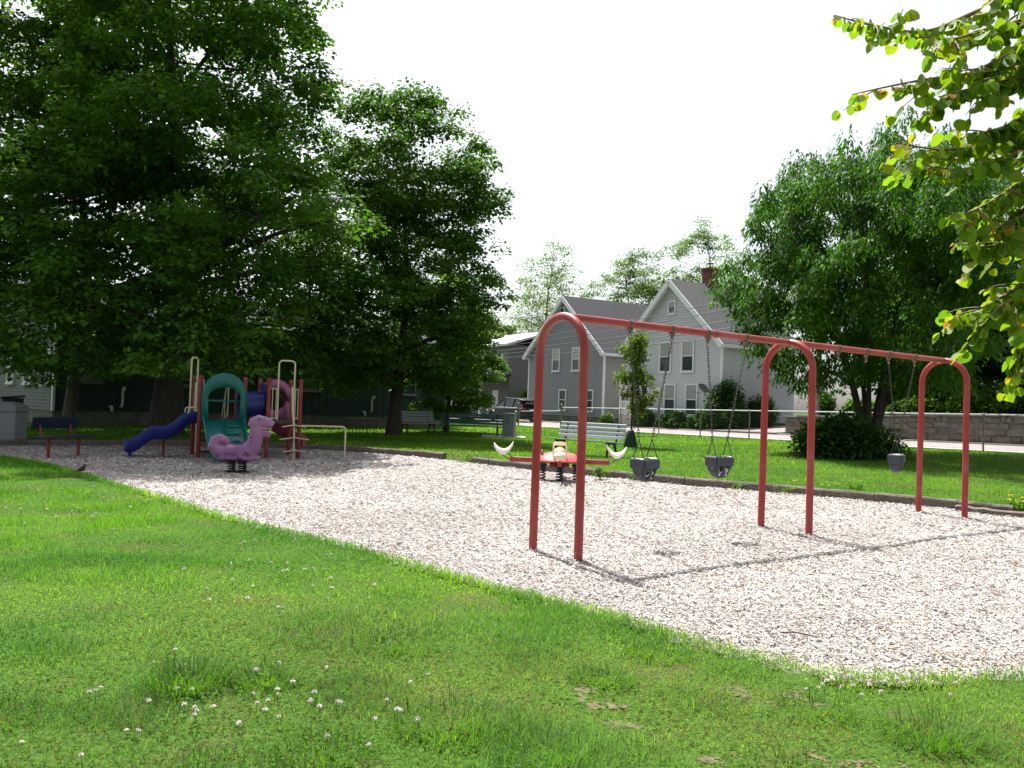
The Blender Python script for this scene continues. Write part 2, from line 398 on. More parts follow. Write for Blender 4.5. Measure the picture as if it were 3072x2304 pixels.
# ------------------------------------------------------------------ ground sheet
def ground_mat():
    m, t, b = _nt('lawn_soil')
    tc = t.nodes.new('ShaderNodeTexCoord')
    n1 = t.nodes.new('ShaderNodeTexNoise'); n1.inputs['Scale'].default_value = 1.3; n1.inputs['Detail'].default_value = 8; n1.inputs['Roughness'].default_value = 0.7
    n2 = t.nodes.new('ShaderNodeTexNoise'); n2.inputs['Scale'].default_value = 45; n2.inputs['Detail'].default_value = 4
    for n in (n1, n2): t.links.new(tc.outputs['Object'], n.inputs['Vector'])
    r1 = t.nodes.new('ShaderNodeValToRGB'); e = r1.color_ramp.elements
    e[0].position = 0.30; e[0].color = (0.10, 0.085, 0.04, 1); e[1].position = 0.48; e[1].color = (0.05, 0.105, 0.014, 1)
    r2 = t.nodes.new('ShaderNodeValToRGB'); e = r2.color_ramp.elements
    e[0].position = 0.35; e[0].color = (0.55, 0.55, 0.5, 1); e[1].position = 0.7; e[1].color = (1.25, 1.25, 1.2, 1)
    mx = t.nodes.new('ShaderNodeMix'); mx.data_type = 'RGBA'; mx.blend_type = 'MULTIPLY'; mx.inputs[0].default_value = 1
    t.links.new(n1.outputs['Fac'], r1.inputs[0]); t.links.new(n2.outputs['Fac'], r2.inputs[0])
    t.links.new(r1.outputs[0], mx.inputs[6]); t.links.new(r2.outputs[0], mx.inputs[7]); t.links.new(mx.outputs[2], b.inputs['Base Color'])
    bp = t.nodes.new('ShaderNodeBump'); bp.inputs['Strength'].default_value = 0.5; bp.inputs['Distance'].default_value = 0.02
    t.links.new(n2.outputs['Fac'], bp.inputs['Height']); t.links.new(bp.outputs[0], b.inputs['Normal'])
    b.inputs['Roughness'].default_value = 0.95; b.inputs['Specular IOR Level'].default_value = 0.1
    return m

def sheet(name, xs, ys, zf, m, keep=None):
    X, Y = np.meshgrid(xs, ys); Z = zf(X, Y)
    V = np.stack([X, Y, Z], -1).reshape(-1, 3); nx, ny = len(xs), len(ys)
    i = np.arange(nx - 1)[None, :] + nx * np.arange(ny - 1)[:, None]
    Q = np.stack([i, i + 1, i + nx + 1, i + nx], -1).reshape(-1, 4)
    if keep is not None:
        cx = (X[:-1, :-1] + X[1:, 1:]) / 2; cy = (Y[:-1, :-1] + Y[1:, 1:]) / 2
        Q = Q[keep(cx, cy).ravel()]
    me = bpy.data.meshes.new(name); me.from_pydata(V.tolist(), [], Q.tolist()); me.update()
    me.polygons.foreach_set('use_smooth', [True] * len(me.polygons)); me.materials.append(m)
    o = bpy.data.objects.new(name, me); COL.objects.link(o); return o

def ground_z(X, Y):
    z = terr(X, Y); z = np.where(inside(X, Y, PIT) | inside(X, Y - 0.3, PIT) | inside(X - 0.2, Y - 0.2, PIT), -0.07, z)
    n = n_of(X, Y); z = np.where((n > 0.3) & (n < 7.1), z - 0.40, z)
    return z
far_ax = [-900, -500, -250, -120, -60, -40]
xs = np.array(far_ax + list(np.arange(-30, -14, 0.5)) + list(np.arange(-14, 10, 0.25)) + list(np.arange(10, 30.1, 0.5)) + [-v for v in far_ax[::-1]])
ys = np.array([-300, -100, -40, -15, -6, -2] + list(np.arange(0, 4, 0.5)) + list(np.arange(4, 26, 0.25)) + list(np.arange(26, 90.1, 0.5)) + [110, 150, 250, 500, 900])
tag(sheet('ground', xs, ys, ground_z, ground_mat()), 'soil and short turf ground under the whole park', 'ground', kind='structure')

# mulch bed: a sheet of packed chips, loose chips over it
def mulch_mat():
    m, t, b = _nt('mulch_base')
    tc = t.nodes.new('ShaderNodeTexCoord'); v = t.nodes.new('ShaderNodeTexVoronoi'); v.inputs['Scale'].default_value = 55
    mp = t.nodes.new('ShaderNodeMapping'); mp.inputs['Scale'].default_value = (1, 1.9, 1)
    t.links.new(tc.outputs['Object'], mp.inputs[0]); t.links.new(mp.outputs[0], v.inputs['Vector'])
    r = t.nodes.new('ShaderNodeValToRGB'); e = r.color_ramp.elements
    e[0].color = (0.19, 0.172, 0.158, 1); e[1].color = (0.45, 0.418, 0.392, 1)
    t.links.new(v.outputs['Color'], r.inputs[0]); t.links.new(r.outputs[0], b.inputs['Base Color'])
    bp = t.nodes.new('ShaderNodeBump'); bp.inputs['Strength'].default_value = 0.8; bp.inputs['Distance'].default_value = 0.015
    t.links.new(v.outputs['Distance'], bp.inputs['Height']); t.links.new(bp.outputs[0], b.inputs['Normal'])
    b.inputs['Roughness'].default_value = 0.95; b.inputs['Specular IOR Level'].default_value = 0.1
    return m
_feet = ((0.24, 9.05), (0.76, 8.55), (3.39, 11.38), (3.81, 10.8), (6.66, 13.85), (7.09, 13.22)); _scuff = ((1.52, 9.54, 0.5), (2.54, 10.3, 0.5), (5.78, 12.71, 0.5), (-5.36, 16.78, 0.5), (1.03, 17.5, 0.6))
def mulch_z(X, Y):
    z = mulch_rough(X, Y)
    for fx, fy in _feet: z = z + 0.022 * np.exp(-((X - fx) ** 2 + (Y - fy) ** 2) / 0.02)
    for fx, fy, r in _scuff: z = z - 0.02 * np.exp(-((X - fx) ** 2 + (Y - fy) ** 2) / (r * r * .35))
    return z
def mulch_rough(X, Y): return 0.022 * (vnoise(X, Y, 1.1, 5) - 0.5) + 0.016 * (vnoise(X, Y, 3.5, 6) - 0.5) - 0.004
mb_o = sheet('mulch_bed', np.arange(-13.4, 9.6, 0.1), np.arange(4.7, 25.2, 0.1), mulch_z, mulch_mat(), keep=lambda x, y: inside(x, y, PIT))
tag(mb_o, 'pale wood-chip surface of the play area', 'mulch', kind='structure')

def in_view(x, y, z=0.0, pad=0.05):
    return (np.abs(x) < (0.615 + pad) * y + 0.3)

def chips():
    P = []; S = []
    for y0, y1, dens, k in ((4.8, 8.5, 3500, 1.04), (8.5, 12, 1900, 1.22), (12, 17, 850, 1.5), (17, 25, 320, 1.9)):
        n = int((y1 - y0) * 24 * dens)
        x = rng.uniform(-13.5, 9.5, n); y = rng.uniform(y0, y1, n)
        ok = inside(x, y, PIT) & in_view(x, y); x = x[ok]; y = y[ok]
        P.append(np.stack([x, y], 1)); S.append(np.full(len(x), k))
    P = np.concatenate(P); k = np.concatenate(S); N = len(P); x, y = P[:, 0], P[:, 1]
    z = mulch_z(x, y) + rng.uniform(0.000, 0.020, N)
    th = rng.uniform(0, 2 * np.pi, N); ti = rng.normal(0, 0.22, N)
    ax = np.stack([np.cos(th) * np.cos(ti), np.sin(th) * np.cos(ti), np.sin(ti)], 1)
    nr = np.stack([rng.normal(0, 0.30, N), rng.normal(0, 0.30, N), np.ones(N)], 1)
    L = rng.lognormal(math.log(0.031), 0.45, N) * k; L = np.clip(L, 0.012, 0.16); Wd = np.clip(rng.lognormal(math.log(0.0082), 0.35, N) * k, 0.004, 0.04)
    g = rng.normal(0, 1, N)
    base = np.array([0.455, 0.422, 0.395])[None, :] * (1 + 0.22 * g[:, None]).clip(0.40, 1.6); base *= (0.86 + 0.28 * vnoise(x, y, 0.6, 12))[:, None]
    fresh = vnoise(x, y, 0.9, 9) * 0.7 + vnoise(x, y, 2.7, 10) * 0.3
    spot = np.exp(-((x - 2.9) / 0.9) ** 2 - ((y - 5.9) / 0.55) ** 2) + 0.3 * np.exp(-((y - np.interp(x, [0, 8], [18.6, 13.9])) / 0.5) ** 2)
    fr = (rng.random(N) < np.clip((fresh - 0.40) * 1.6 * spot, 0.012, 0.5))
    base[fr] = np.array([0.52, 0.33, 0.18]) * (0.75 + 0.5 * rng.random((fr.sum(), 1)))
    dk = rng.random(N) < 0.07; base[dk] = np.array([0.16, 0.10, 0.075]) * (0.7 + 0.6 * rng.random((dk.sum(), 1)))
    pos = np.stack([x, y, z], 1) - ax * L[:, None] * 0.5
    tm = [(0, 0.45, 0), (1, 0.32, 0.03), (1, -0.4, 0), (0.06, -0.42, 0.03)]
    m, t, b = _nt('wood_chip'); a = t.nodes.new('ShaderNodeAttribute'); a.attribute_name = 'tint'
    t.links.new(a.outputs['Color'], b.inputs['Base Color']); b.inputs['Roughness'].default_value = 0.85; b.inputs['Specular IOR Level'].default_value = 0.15
    o = cards('wood_chips', m, pos, ax, nr, L, base.clip(0, 0.9), tm, [(0, 1, 2, 3)], wid=Wd)
    tag(o, 'loose bleached wood chips covering the play area', 'wood chips', kind='stuff')
chips()

# ------------------------------------------------------------------ grass
def lawn_ok(x, y):
    e = 0.10 * (vnoise(x, y, 2.3, 21) - 0.5)
    return ~inside(x + e, y + e, PIT)

def grass_points(y0, y1, dens, xl, xr, cond):
    n = int((y1 - y0) * (xr - xl) * dens); x = rng.uniform(xl, xr, n); y = rng.uniform(y0, y1, n)
    ok = in_view(x, y) & cond(x, y); return x[ok], y[ok]

def blades(name, x, y, h, wd, tint, segs, lean=0.5, label='', yaw=None):
    N = len(x); z = terr(x, y) - 0.006
    th = rng.uniform(0, 2 * np.pi, N) if yaw is None else yaw
    ln = np.abs(rng.normal(lean, 0.28, N)).clip(0.02, 1.3)
    ax = np.stack([np.cos(th) * np.sin(ln), np.sin(th) * np.sin(ln), np.cos(ln)], 1)
    nr = np.stack([np.cos(th) * np.cos(ln), np.sin(th) * np.cos(ln), -np.sin(ln)], 1)
    pos = np.stack([x, y, z], 1)
    if segs == 1: tm, fc = [(0, 0.5, 0), (0, -0.5, 0), (1, 0, 0)], [(0, 1, 2)]
    else: tm, fc = [(0, 0.5, 0), (0, -0.5, 0), (0.55, 0.42, 0.07), (0.55, -0.42, 0.07), (0.96, 0, 0.30)], [(0, 1, 3, 2), (2, 3, 4)]
    o = cards(name, 'grass', pos, ax, nr, h, tint, tm, fc, wid=wd)
    return tag(o, label, 'grass', kind='stuff')

def grass_tint(x, y, N):
    a = vnoise(x, y, 0.55, 31) * 0.6 + vnoise(x, y, 1.7, 32) * 0.4
    lush = sstep((y - 4.2) / 5.0)[:, None]; c0 = np.array([0.070, 0.150, 0.020]) * (1 - lush) + np.array([0.062, 0.160, 0.010]) * lush; c1 = np.array([0.150, 0.220, 0.040]) * (1 - lush) + np.array([0.130, 0.240, 0.012]) * lush
    t = np.clip((a - 0.36) * 4.0 + rng.normal(0, 0.30, N), 0, 1.35)[:, None]
    c = (c0 * (1 - t) + c1 * t) * np.array([1.22, 1.36, 1.2])
    c *= (1 + 0.26 * rng.normal(0, 1, (N, 1))).clip(0.4, 1.9)
    dry = rng.random(N) < np.clip((vnoise(x, y, 0.8, 33) - 0.52) * 0.9 * (1.25 - 0.85 * lush[:, 0]), 0.02, 0.30)
    weedy = np.exp(-((x - 1.5) / 1.1) ** 2 - ((y - 4.1) / 0.55) ** 2) * (vnoise(x, y, 3.5, 61) > 0.42)
    dry |= rng.random(N) < 0.42 * weedy
    c[dry] = np.array([0.24, 0.19, 0.08]) * (0.7 + 0.5 * rng.random((dry.sum(), 1)))
    return c

def worn(x, y):
    """thin, bare part of the lawn in the front"""
    d = ((x - 0.95) / 1.55) ** 2 + ((y - 4.2) / 0.95) ** 2
    return np.clip(1.25 - d, 0, 1) * np.clip((vnoise(x, y, 2.6, 41) * 0.5 + vnoise(x, y, 8.0, 42) * 0.5 - 0.52) * 4.0, 0, 1)

def make_grass():
    near = lambda x, y: lawn_ok(x, y) & (y < np.interp(x, [-40, -12.7, -5, 0, 4, 8.5, 12], [20, 20, 19, 14, 11, 9.5, 9.5]))
    back = lambda x, y: lawn_ok(x, y) & ~near(x, y) & (n_of(x, y) < 0.1)
    for y0, y1, dens, hk, wk, segs in ((3.2, 5.2, 8200, 1.0, 1.0, 2), (5.2, 8.0, 5200, 1.0, 1.25, 2), (8.0, 12.0, 2600, 1.0, 1.8, 1), (12.0, 20.0, 1100, 1.05, 2.7, 1)):
        x, y = grass_points(y0, y1, dens, -14, 5.5, near)
        keep = rng.random(len(x)) > worn(x, y) * 0.55; x, y = x[keep], y[keep]; N = len(x)
        tall = np.clip((vnoise(x, y, 2.2, 44) * 0.55 + vnoise(x, y, 0.8, 45) * 0.45 - 0.5) * 5, 0, 1)
        h = (0.028 + 0.052 * tall) * rng.lognormal(0, 0.28, N) * hk * (1 - 0.45 * worn(x, y))
        wd = rng.uniform(0.0022, 0.0046, N) * wk * (1 - 0.35 * tall)
        c = grass_tint(x, y, N) * (1 - np.array([0.34, 0.20, 0.05]) * tall[:, None])
        blades('lawn_grass', x, y, h, wd, c, segs, 0.55, 'short mown grass of the near lawn')
    # long-bladed tufts standing out of the near lawn
    T = []
    for cx, cy, rr, n, hh in ((-1.62, 4.42, 0.20, 420, 0.20), (-1.25, 4.5, 0.16, 240, 0.16), (-0.75, 3.62, 0.2, 260, 0.13), (0.55, 4.72, 0.18, 300, 0.11), (-0.2, 4.0, 0.3, 500, 0.12), (0.2, 3.75, 0.22, 300, 0.12), (1.6, 4.35, 0.2, 200, 0.13), (2.05, 4.05, 0.22, 260, 0.17), (-0.6, 5.3, 0.3, 360, 0.10), (0.95, 5.25, 0.2, 200, 0.12), (-2.3, 3.9, 0.2, 200, 0.12), (1.2, 3.55, 0.25, 260, 0.12)):
        a = rng.uniform(0, 2 * np.pi, n); r = rr * np.sqrt(rng.random(n)); T.append(np.stack([cx + r * np.cos(a), cy + r * np.sin(a), np.full(n, hh), a], 1))
    T = np.concatenate(T); N = len(T)
    c = np.array([0.075, 0.17, 0.016]) * (0.75 + 0.5 * rng.random((N, 1)))
    blades('tall_grass_tufts', T[:, 0], T[:, 1], T[:, 2] * rng.uniform(0.5, 1.15, N), rng.uniform(0.003, 0.006, N), c, 2, 0.6, 'longer coarse grass tufts standing in the near lawn', yaw=T[:, 3] + rng.normal(0, 0.6, N))
    # grass leaning over the edge of the chips
    pts = [Vector((p[0], p[1], 0)) for p in NEAR_EDGE[2:21]]; E = []
    for a, b in zip(pts, pts[1:]):
        d = b - a; n = int(d.length * (520 if a.y < 9 else 300))
        t = rng.random(n); nrm = Vector((-d.y, d.x, 0)).normalized(); off = rng.normal(-0.01, 0.05, n)
        E.append(np.stack([a.x + d.x * t + nrm.x * off, a.y + d.y * t + nrm.y * off], 1))
    E = np.concatenate(E); N = len(E); k = np.interp(E[:, 1], [5, 16], [1, 2.6])
    blades('edge_grass', E[:, 0], E[:, 1], rng.uniform(0.04, 0.11, N), rng.uniform(0.0025, 0.0045, N) * k, grass_tint(E[:, 0], E[:, 1], N), 2, 0.5, 'longer grass fringe along the edge of the wood chips')
    # back lawn
    for y0, y1, dens, wk in ((13, 22, 560, 1.0), (22, 34, 240, 1.7), (34, 60, 85, 2.8)):
        x, y = grass_points(y0, y1, dens, -22, 22, back); N = len(x)
        h = rng.lognormal(math.log(0.05), 0.3, N) * (1 + 0.25 * (wk - 1)); wd = rng.uniform(0.008, 0.015, N) * wk
        blades('back_lawn_grass', x, y, h, wd, grass_tint(x, y, N) * 0.92, 1, 0.5, 'mown grass of the lawn behind the timber edging')
    # clover leaves in the near lawn
    x, y = grass_points(3.2, 9.0, 1500, -6.5, 5, near)
    cl = np.clip((vnoise(x, y, 0.7, 51) * 0.6 + vnoise(x, y, 2.0, 52) * 0.4 - 0.42) * 4, 0, 1); k = rng.random(len(x)) < cl * 0.55; x, y = x[k], y[k]; N = len(x)
    ang = rng.uniform(0, 2 * np.pi, N); P = []; A = []; Sz = []
    z = terr(x, y) + rng.uniform(0.02, 0.055, N); sz = rng.uniform(0.007, 0.013, N)
    for j in range(3):
        th = ang + j * 2.094; P.append(np.stack([x, y, z], 1)); A.append(np.stack([np.cos(th), np.sin(th), np.full(N, 0.25)], 1)); Sz.append(sz)
    P = np.concatenate(P); A = np.concatenate(A); Sz = np.concatenate(Sz)
    c = np.array([0.080, 0.20, 0.014]) * (0.75 + 0.5 * rng.random((len(P), 1)))
    tm = [(0, 0, 0), (0.75, 0.52, 0.06), (1.05, 0, 0.0), (0.75, -0.52, 0.06)]
    tag(cards('clover_leaves', 'grass', P, A, np.tile([[0, 0, 1.0]], (len(P), 1)) + rng.normal(0, 0.25, (len(P), 3)), Sz, c, tm, [(0, 1, 2, 3)]), 'low clover leaves mixed into the near lawn', 'clover', kind='stuff')
make_grass()
M['bare'] = mat('sandy_bare_soil', (0.17, 0.14, 0.085), 0.95, col2=(0.085, 0.075, 0.038), vscale=24, bump=0.6, bscale=60, spec=0.1)
tag(sheet('bare_soil', np.arange(-0.9, 2.9, 0.014), np.arange(3.2, 5.3, 0.014), lambda X, Y: terr(X, Y) + 0.003, M['bare'], keep=lambda x, y: (worn(x, y) * (0.45 + 0.75 * (0.35 * vnoise(x, y, 12.0, 47) + 0.65 * vnoise(x, y, 55.0, 48))) > 0.70) & lawn_ok(x, y)), kind='structure')

# ------------------------------------------------------------------ road, pavement, kerbs
def strip(name, s0, s1, n0, n1, dz, m, step=1.0, th=0.0, label=None, cat=None):
    ns = max(2, int((s1 - s0) / step) + 1); P = []
    for i in range(ns):
        s = s0 + (s1 - s0) * i / (ns - 1); row = []
        for n in np.linspace(n0, n1, 5):
            p = sn(s, n); z0 = tz(*(sn(s, 1.0)).xy); row.append((p.x, p.y, z0 + dz + 0.035 * max(0, n - 1.95)))
        P.append(row)
    b = MB(); b.grid([r[::-1] for r in P])
    if th:
        for side in (0, -1):
            q = [[(r[side][0], r[side][1], r[side][2]) for r in P], [(r[side][0], r[side][1], r[side][2] - th) for r in P]]
            b.grid(q if side == 0 else q[::-1])
    return tag(b.build(name, m, smooth=30), label, cat, kind='structure')
strip('pavement', -70, 60, 0.35, 1.75, 0.015, 'concrete', th=0.2)
strip('kerb', -70, 60, 1.78, 1.93, 0.025, 'concrete', th=0.25)
strip('road', -70, 60, 1.9, 6.95, -0.10, 'asphalt')
strip('verge', -70, 60, 6.85, 7.1, -0.04, 'concrete', th=0.25)
# driveway between the light house and the stone wall
b = MB(); P = []
for i in range(13):
    n = 6.8 + i * 1.2; k = i / 12
    a, c = sn(4.6 - 0.5 * k, n), sn(9.8 - 1.0 * k, n)
    P.append([(a.x, a.y, tz(a.x, a.y) + 0.03), (c.x, c.y, tz(c.x, c.y) + 0.03 + 0.25 * k)])
tag(b.grid(P).build('driveway', 'asphalt', smooth=30), kind='structure')

# ------------------------------------------------------------------ stone wall and bank
def stone_wall():
    t = thing('stone_wall', 'long low rubble stone retaining wall across the road', 'wall', sn(10.1, 7.05, 0), SROT)
    core = MB(); n = 34; P = []
    H = lambda s: 0.86 + min(1, s / 12) * 0.3
    for i in range(n):
        s = i * 1.2; p = sn(10.1 + s, 7.1); z0 = tz(p.x, p.y) - 0.2
        P.append([(s, 0.10, z0), (s, 0.10, z0 + 0.2 + H(s)), (s, 0.5, z0 + 0.2 + H(s)), (s, 0.5, z0)])
    core.grid(P); core.add(P[0], [(0, 1, 2, 3)])
    core.build('mortar_core', mat('wall_mortar', (0.15, 0.132, 0.115), 0.95, var=0.3, vscale=5, bump=0.5), t)
    ms = [mat('wall_stone_' + c, col, 0.9, col2=tuple(v * 0.55 for v in col), vscale=4, bump=0.7, bscale=14) for c, col in (('tan', (0.20, 0.172, 0.145)), ('grey', (0.185, 0.172, 0.158)), ('brown', (0.165, 0.138, 0.115)))]
    rs = random.Random(4); cnt = 0
    for row in range(4):
        s = -0.02 + rs.random() * 0.2
        while s < 26 and cnt < 290:
            L = rs.choice((0.22, 0.3, 0.45, 0.7, 1.0)) * rs.uniform(.8, 1.2); jz = rs.uniform(-.05, .05); p = sn(10.1 + s, 7.1); hh = H(s) / 4
            z0 = tz(p.x, p.y) + row * hh
            c = Vector((s + L / 2, 0.06, z0 + hh / 2 + jz)); d = rs.uniform(-0.02, 0.045)
            v = []
            for k in (-1, 1):
                for j in (-1, 1):
                    for i in (-1, 1):
                        sh = 0.82 if j < 0 else 1
                        v.append((c.x + i * (L / 2 - 0.012) * sh + rs.uniform(-.05, .05), c.y + (0.06 if j > 0 else -d), c.z + k * (hh / 2 - 0.004) * sh + rs.uniform(-.05, .05)))
            b = MB().add(v, [(0, 2, 3, 1), (4, 5, 7, 6), (0, 1, 5, 4), (2, 6, 7, 3), (0, 4, 6, 2), (1, 3, 7, 5)])
            b.build('stone', rs.choice(ms), t, bevel=0.015); cnt += 1
            s += L + 0.012
    # capping stones
    s = -0.05
    while s < 26:
        L = rs.uniform(0.7, 1.5); p = sn(10.1 + s, 7.1); z0 = tz(p.x, p.y) + H(s)
        MB().box(s, s + L - 0.015, -0.06, 0.42, z0 - 0.02, z0 + rs.uniform(0.05, 0.10)).build('cap_stone', ms[1], t, bevel=0.02)
        s += L
    # grassy bank held by the wall
    P = []
    for i in range(30):
        s = 10.3 + i * 1.2; row = []
        for j, n in enumerate((7.4, 8.5, 10, 13, 18, 30, 60)):
            p = sn(s, n); row.append((p.x, p.y, tz(*sn(s, 7.1).xy) + H(s - 10.1) - 0.06 + (n - 7.4) * 0.13))
        P.append(row)
    tag(MB().grid(P[::-1]).build('bank', bpy.data.materials['lawn_soil'], smooth=60), kind='structure')
stone_wall()
def bank_z(s, n): return tz(*sn(s, 7.1).xy) + 0.86 + min(1, (s - 10.1) / 12) * 0.3 - 0.06 + (n - 7.4) * 0.13

# ------------------------------------------------------------------ chain-link fence
def fence():
    t = thing('chain_link_fence', 'low chain-link fence with galvanised top rail along the park boundary', 'fence', (0, 0, 0))
    S = [-8.7, -4.8, 0, 2.8, 5.6, 8.6, 11.5, 14.5, 17.9, 21.3, 24.7, 28.1, 31.5]
    def top(s): p = sn(s, 0); return tz(p.x, p.y) + (1.22 if s >= 0 else 1.1)
    for i, s in enumerate(S):
        p = sn(s, 0); z = tz(p.x, p.y); big = s in (-4.8, 0)
        r = 0.055 if big else 0.028
        h = 1.38 if big else 1.25
        tilt = 0.05 if s == 5.6 else 0.0
        o = MB().tube([(p.x + tilt, p.y, z - 0.1), (p.x - tilt, p.y, z + h)], r, 10).build('post', 'galv_old', t, smooth=40)
        MB().ellipsoid((p.x - tilt, p.y, z + h), (r * 1.2, r * 1.2, r * 1.0), 10, 6).build('cap', 'galv_old', o, smooth=180)
    for s0, s1 in zip(S, S[1:]):
        dz = -0.20 if s0 == -4.8 else 0.0
        a, b_ = sn(s0, 0), sn(s1, 0)
        MB().tube([(a.x, a.y, top(s0) + dz), (b_.x, b_.y, top(s1) + dz)], 0.022, 8).build('top_rail', 'galv', t, smooth=40)
        # woven wire as two families of slanting wires
        m = MB(); L = s1 - s0; nn = int(L / 0.075); Hh = 1.15 + dz
        for k in range(-int(Hh / 0.075), nn + 1):
            for sg in (1, -1):
                x0 = k * 0.075; x1 = x0 + Hh
                a0, a1 = max(0, x0), min(L, x1)
                if a1 <= a0: continue
                z0 = (a0 - x0); z1 = (a1 - x0)
                if sg < 0: z0, z1 = Hh - z0, Hh - z1
                p = sn(s0 + a0, -0.006 * sg); q = sn(s0 + a1, -0.006 * sg); gz = tz(p.x, p.y) + 0.05
                wv = Vector((0, 0, 0.0022))
                d = Vector((q.x, q.y, gz + z1)) - Vector((p.x, p.y, gz + z0)); sd = d.cross(ND).normalized() * 0.0010
                A = Vector((p.x, p.y, gz + z0)); B = Vector((q.x, q.y, gz + z1))
                m.add([A - sd, A + sd, B + sd, B - sd], [(0, 1, 2, 3)])
        m.build('wire_mesh', 'galv_old', t)['kind'] = 'stuff'
fence()

# ------------------------------------------------------------------ houses
def clap(b, x0, x1, z0, z1, course, y=0.0, left=None, right=None):
    """lapped boards facing -y; left/right give the extent at height z"""
    z = z0
    while z < z1 - 1e-4:
        zt = min(z + course, z1)
        l0, l1 = (left(z), left(zt)) if left else (x0, x0); r0, r1 = (right(z), right(zt)) if right else (x1, x1)
        if r0 - l0 > 0.02:
            b.add([(l0, y - 0.03, z), (r0, y - 0.03, z), (max(r1, l1), y - 0.004, zt), (l1, y - 0.004, zt)], [(0, 1, 2, 3)])
            b.add([(l0, y - 0.03, z), (l0, y, z), (r0, y, z), (r0, y - 0.03, z)], [(0, 1, 2, 3)])
        z = zt

def window(parent, c, wd, ht, right, out, pane='glass', name='window', depth=0.07, frame='trim', fw=0.10, mid=True):
    """c: centre of the sill line, right/out: unit vectors of the wall"""
    c, r, o = Vector(c), Vector(right), Vector(out); up = Vector((0, 0, 1))
    f = MB()
    for sx in (-1, 1): f.obox(c + r * sx * (wd / 2 - fw / 2) + up * ht / 2 + o * depth / 2, r * fw / 2, o * depth / 2, up * ht / 2)
    f.obox(c + up * (ht - fw / 2) + o * (depth / 2 + .002), r * (wd / 2 - fw), o * depth / 2, up * fw / 2)
    f.obox(c + up * (fw * 0.35) + o * (depth / 2 + .002), r * (wd / 2 - fw), o * depth / 2, up * fw * 0.35)
    fo = f.build(name, frame, parent)
    MB().obox(c - up * 0.04 + o * (depth / 2 + .02), r * (wd / 2 + 0.05), o * (depth / 2 + .02), up * 0.035).build('sill', frame, fo)
    ph = ht / 2
    for k in (0, 1):
        MB().obox(c + up * (ph * (k + 0.5)) + o * (0.012 + 0.016 * k), r * (wd / 2 - fw + .002), o * 0.006, up * (ph / 2)).build('pane', pane if k == 1 or pane == 'glass' else 'glass', fo)
    if mid: MB().obox(c + up * ph + o * 0.045, r * (wd / 2 - fw + .001), o * 0.012, up * 0.028).build('sash_rail', frame, fo)
    return fo

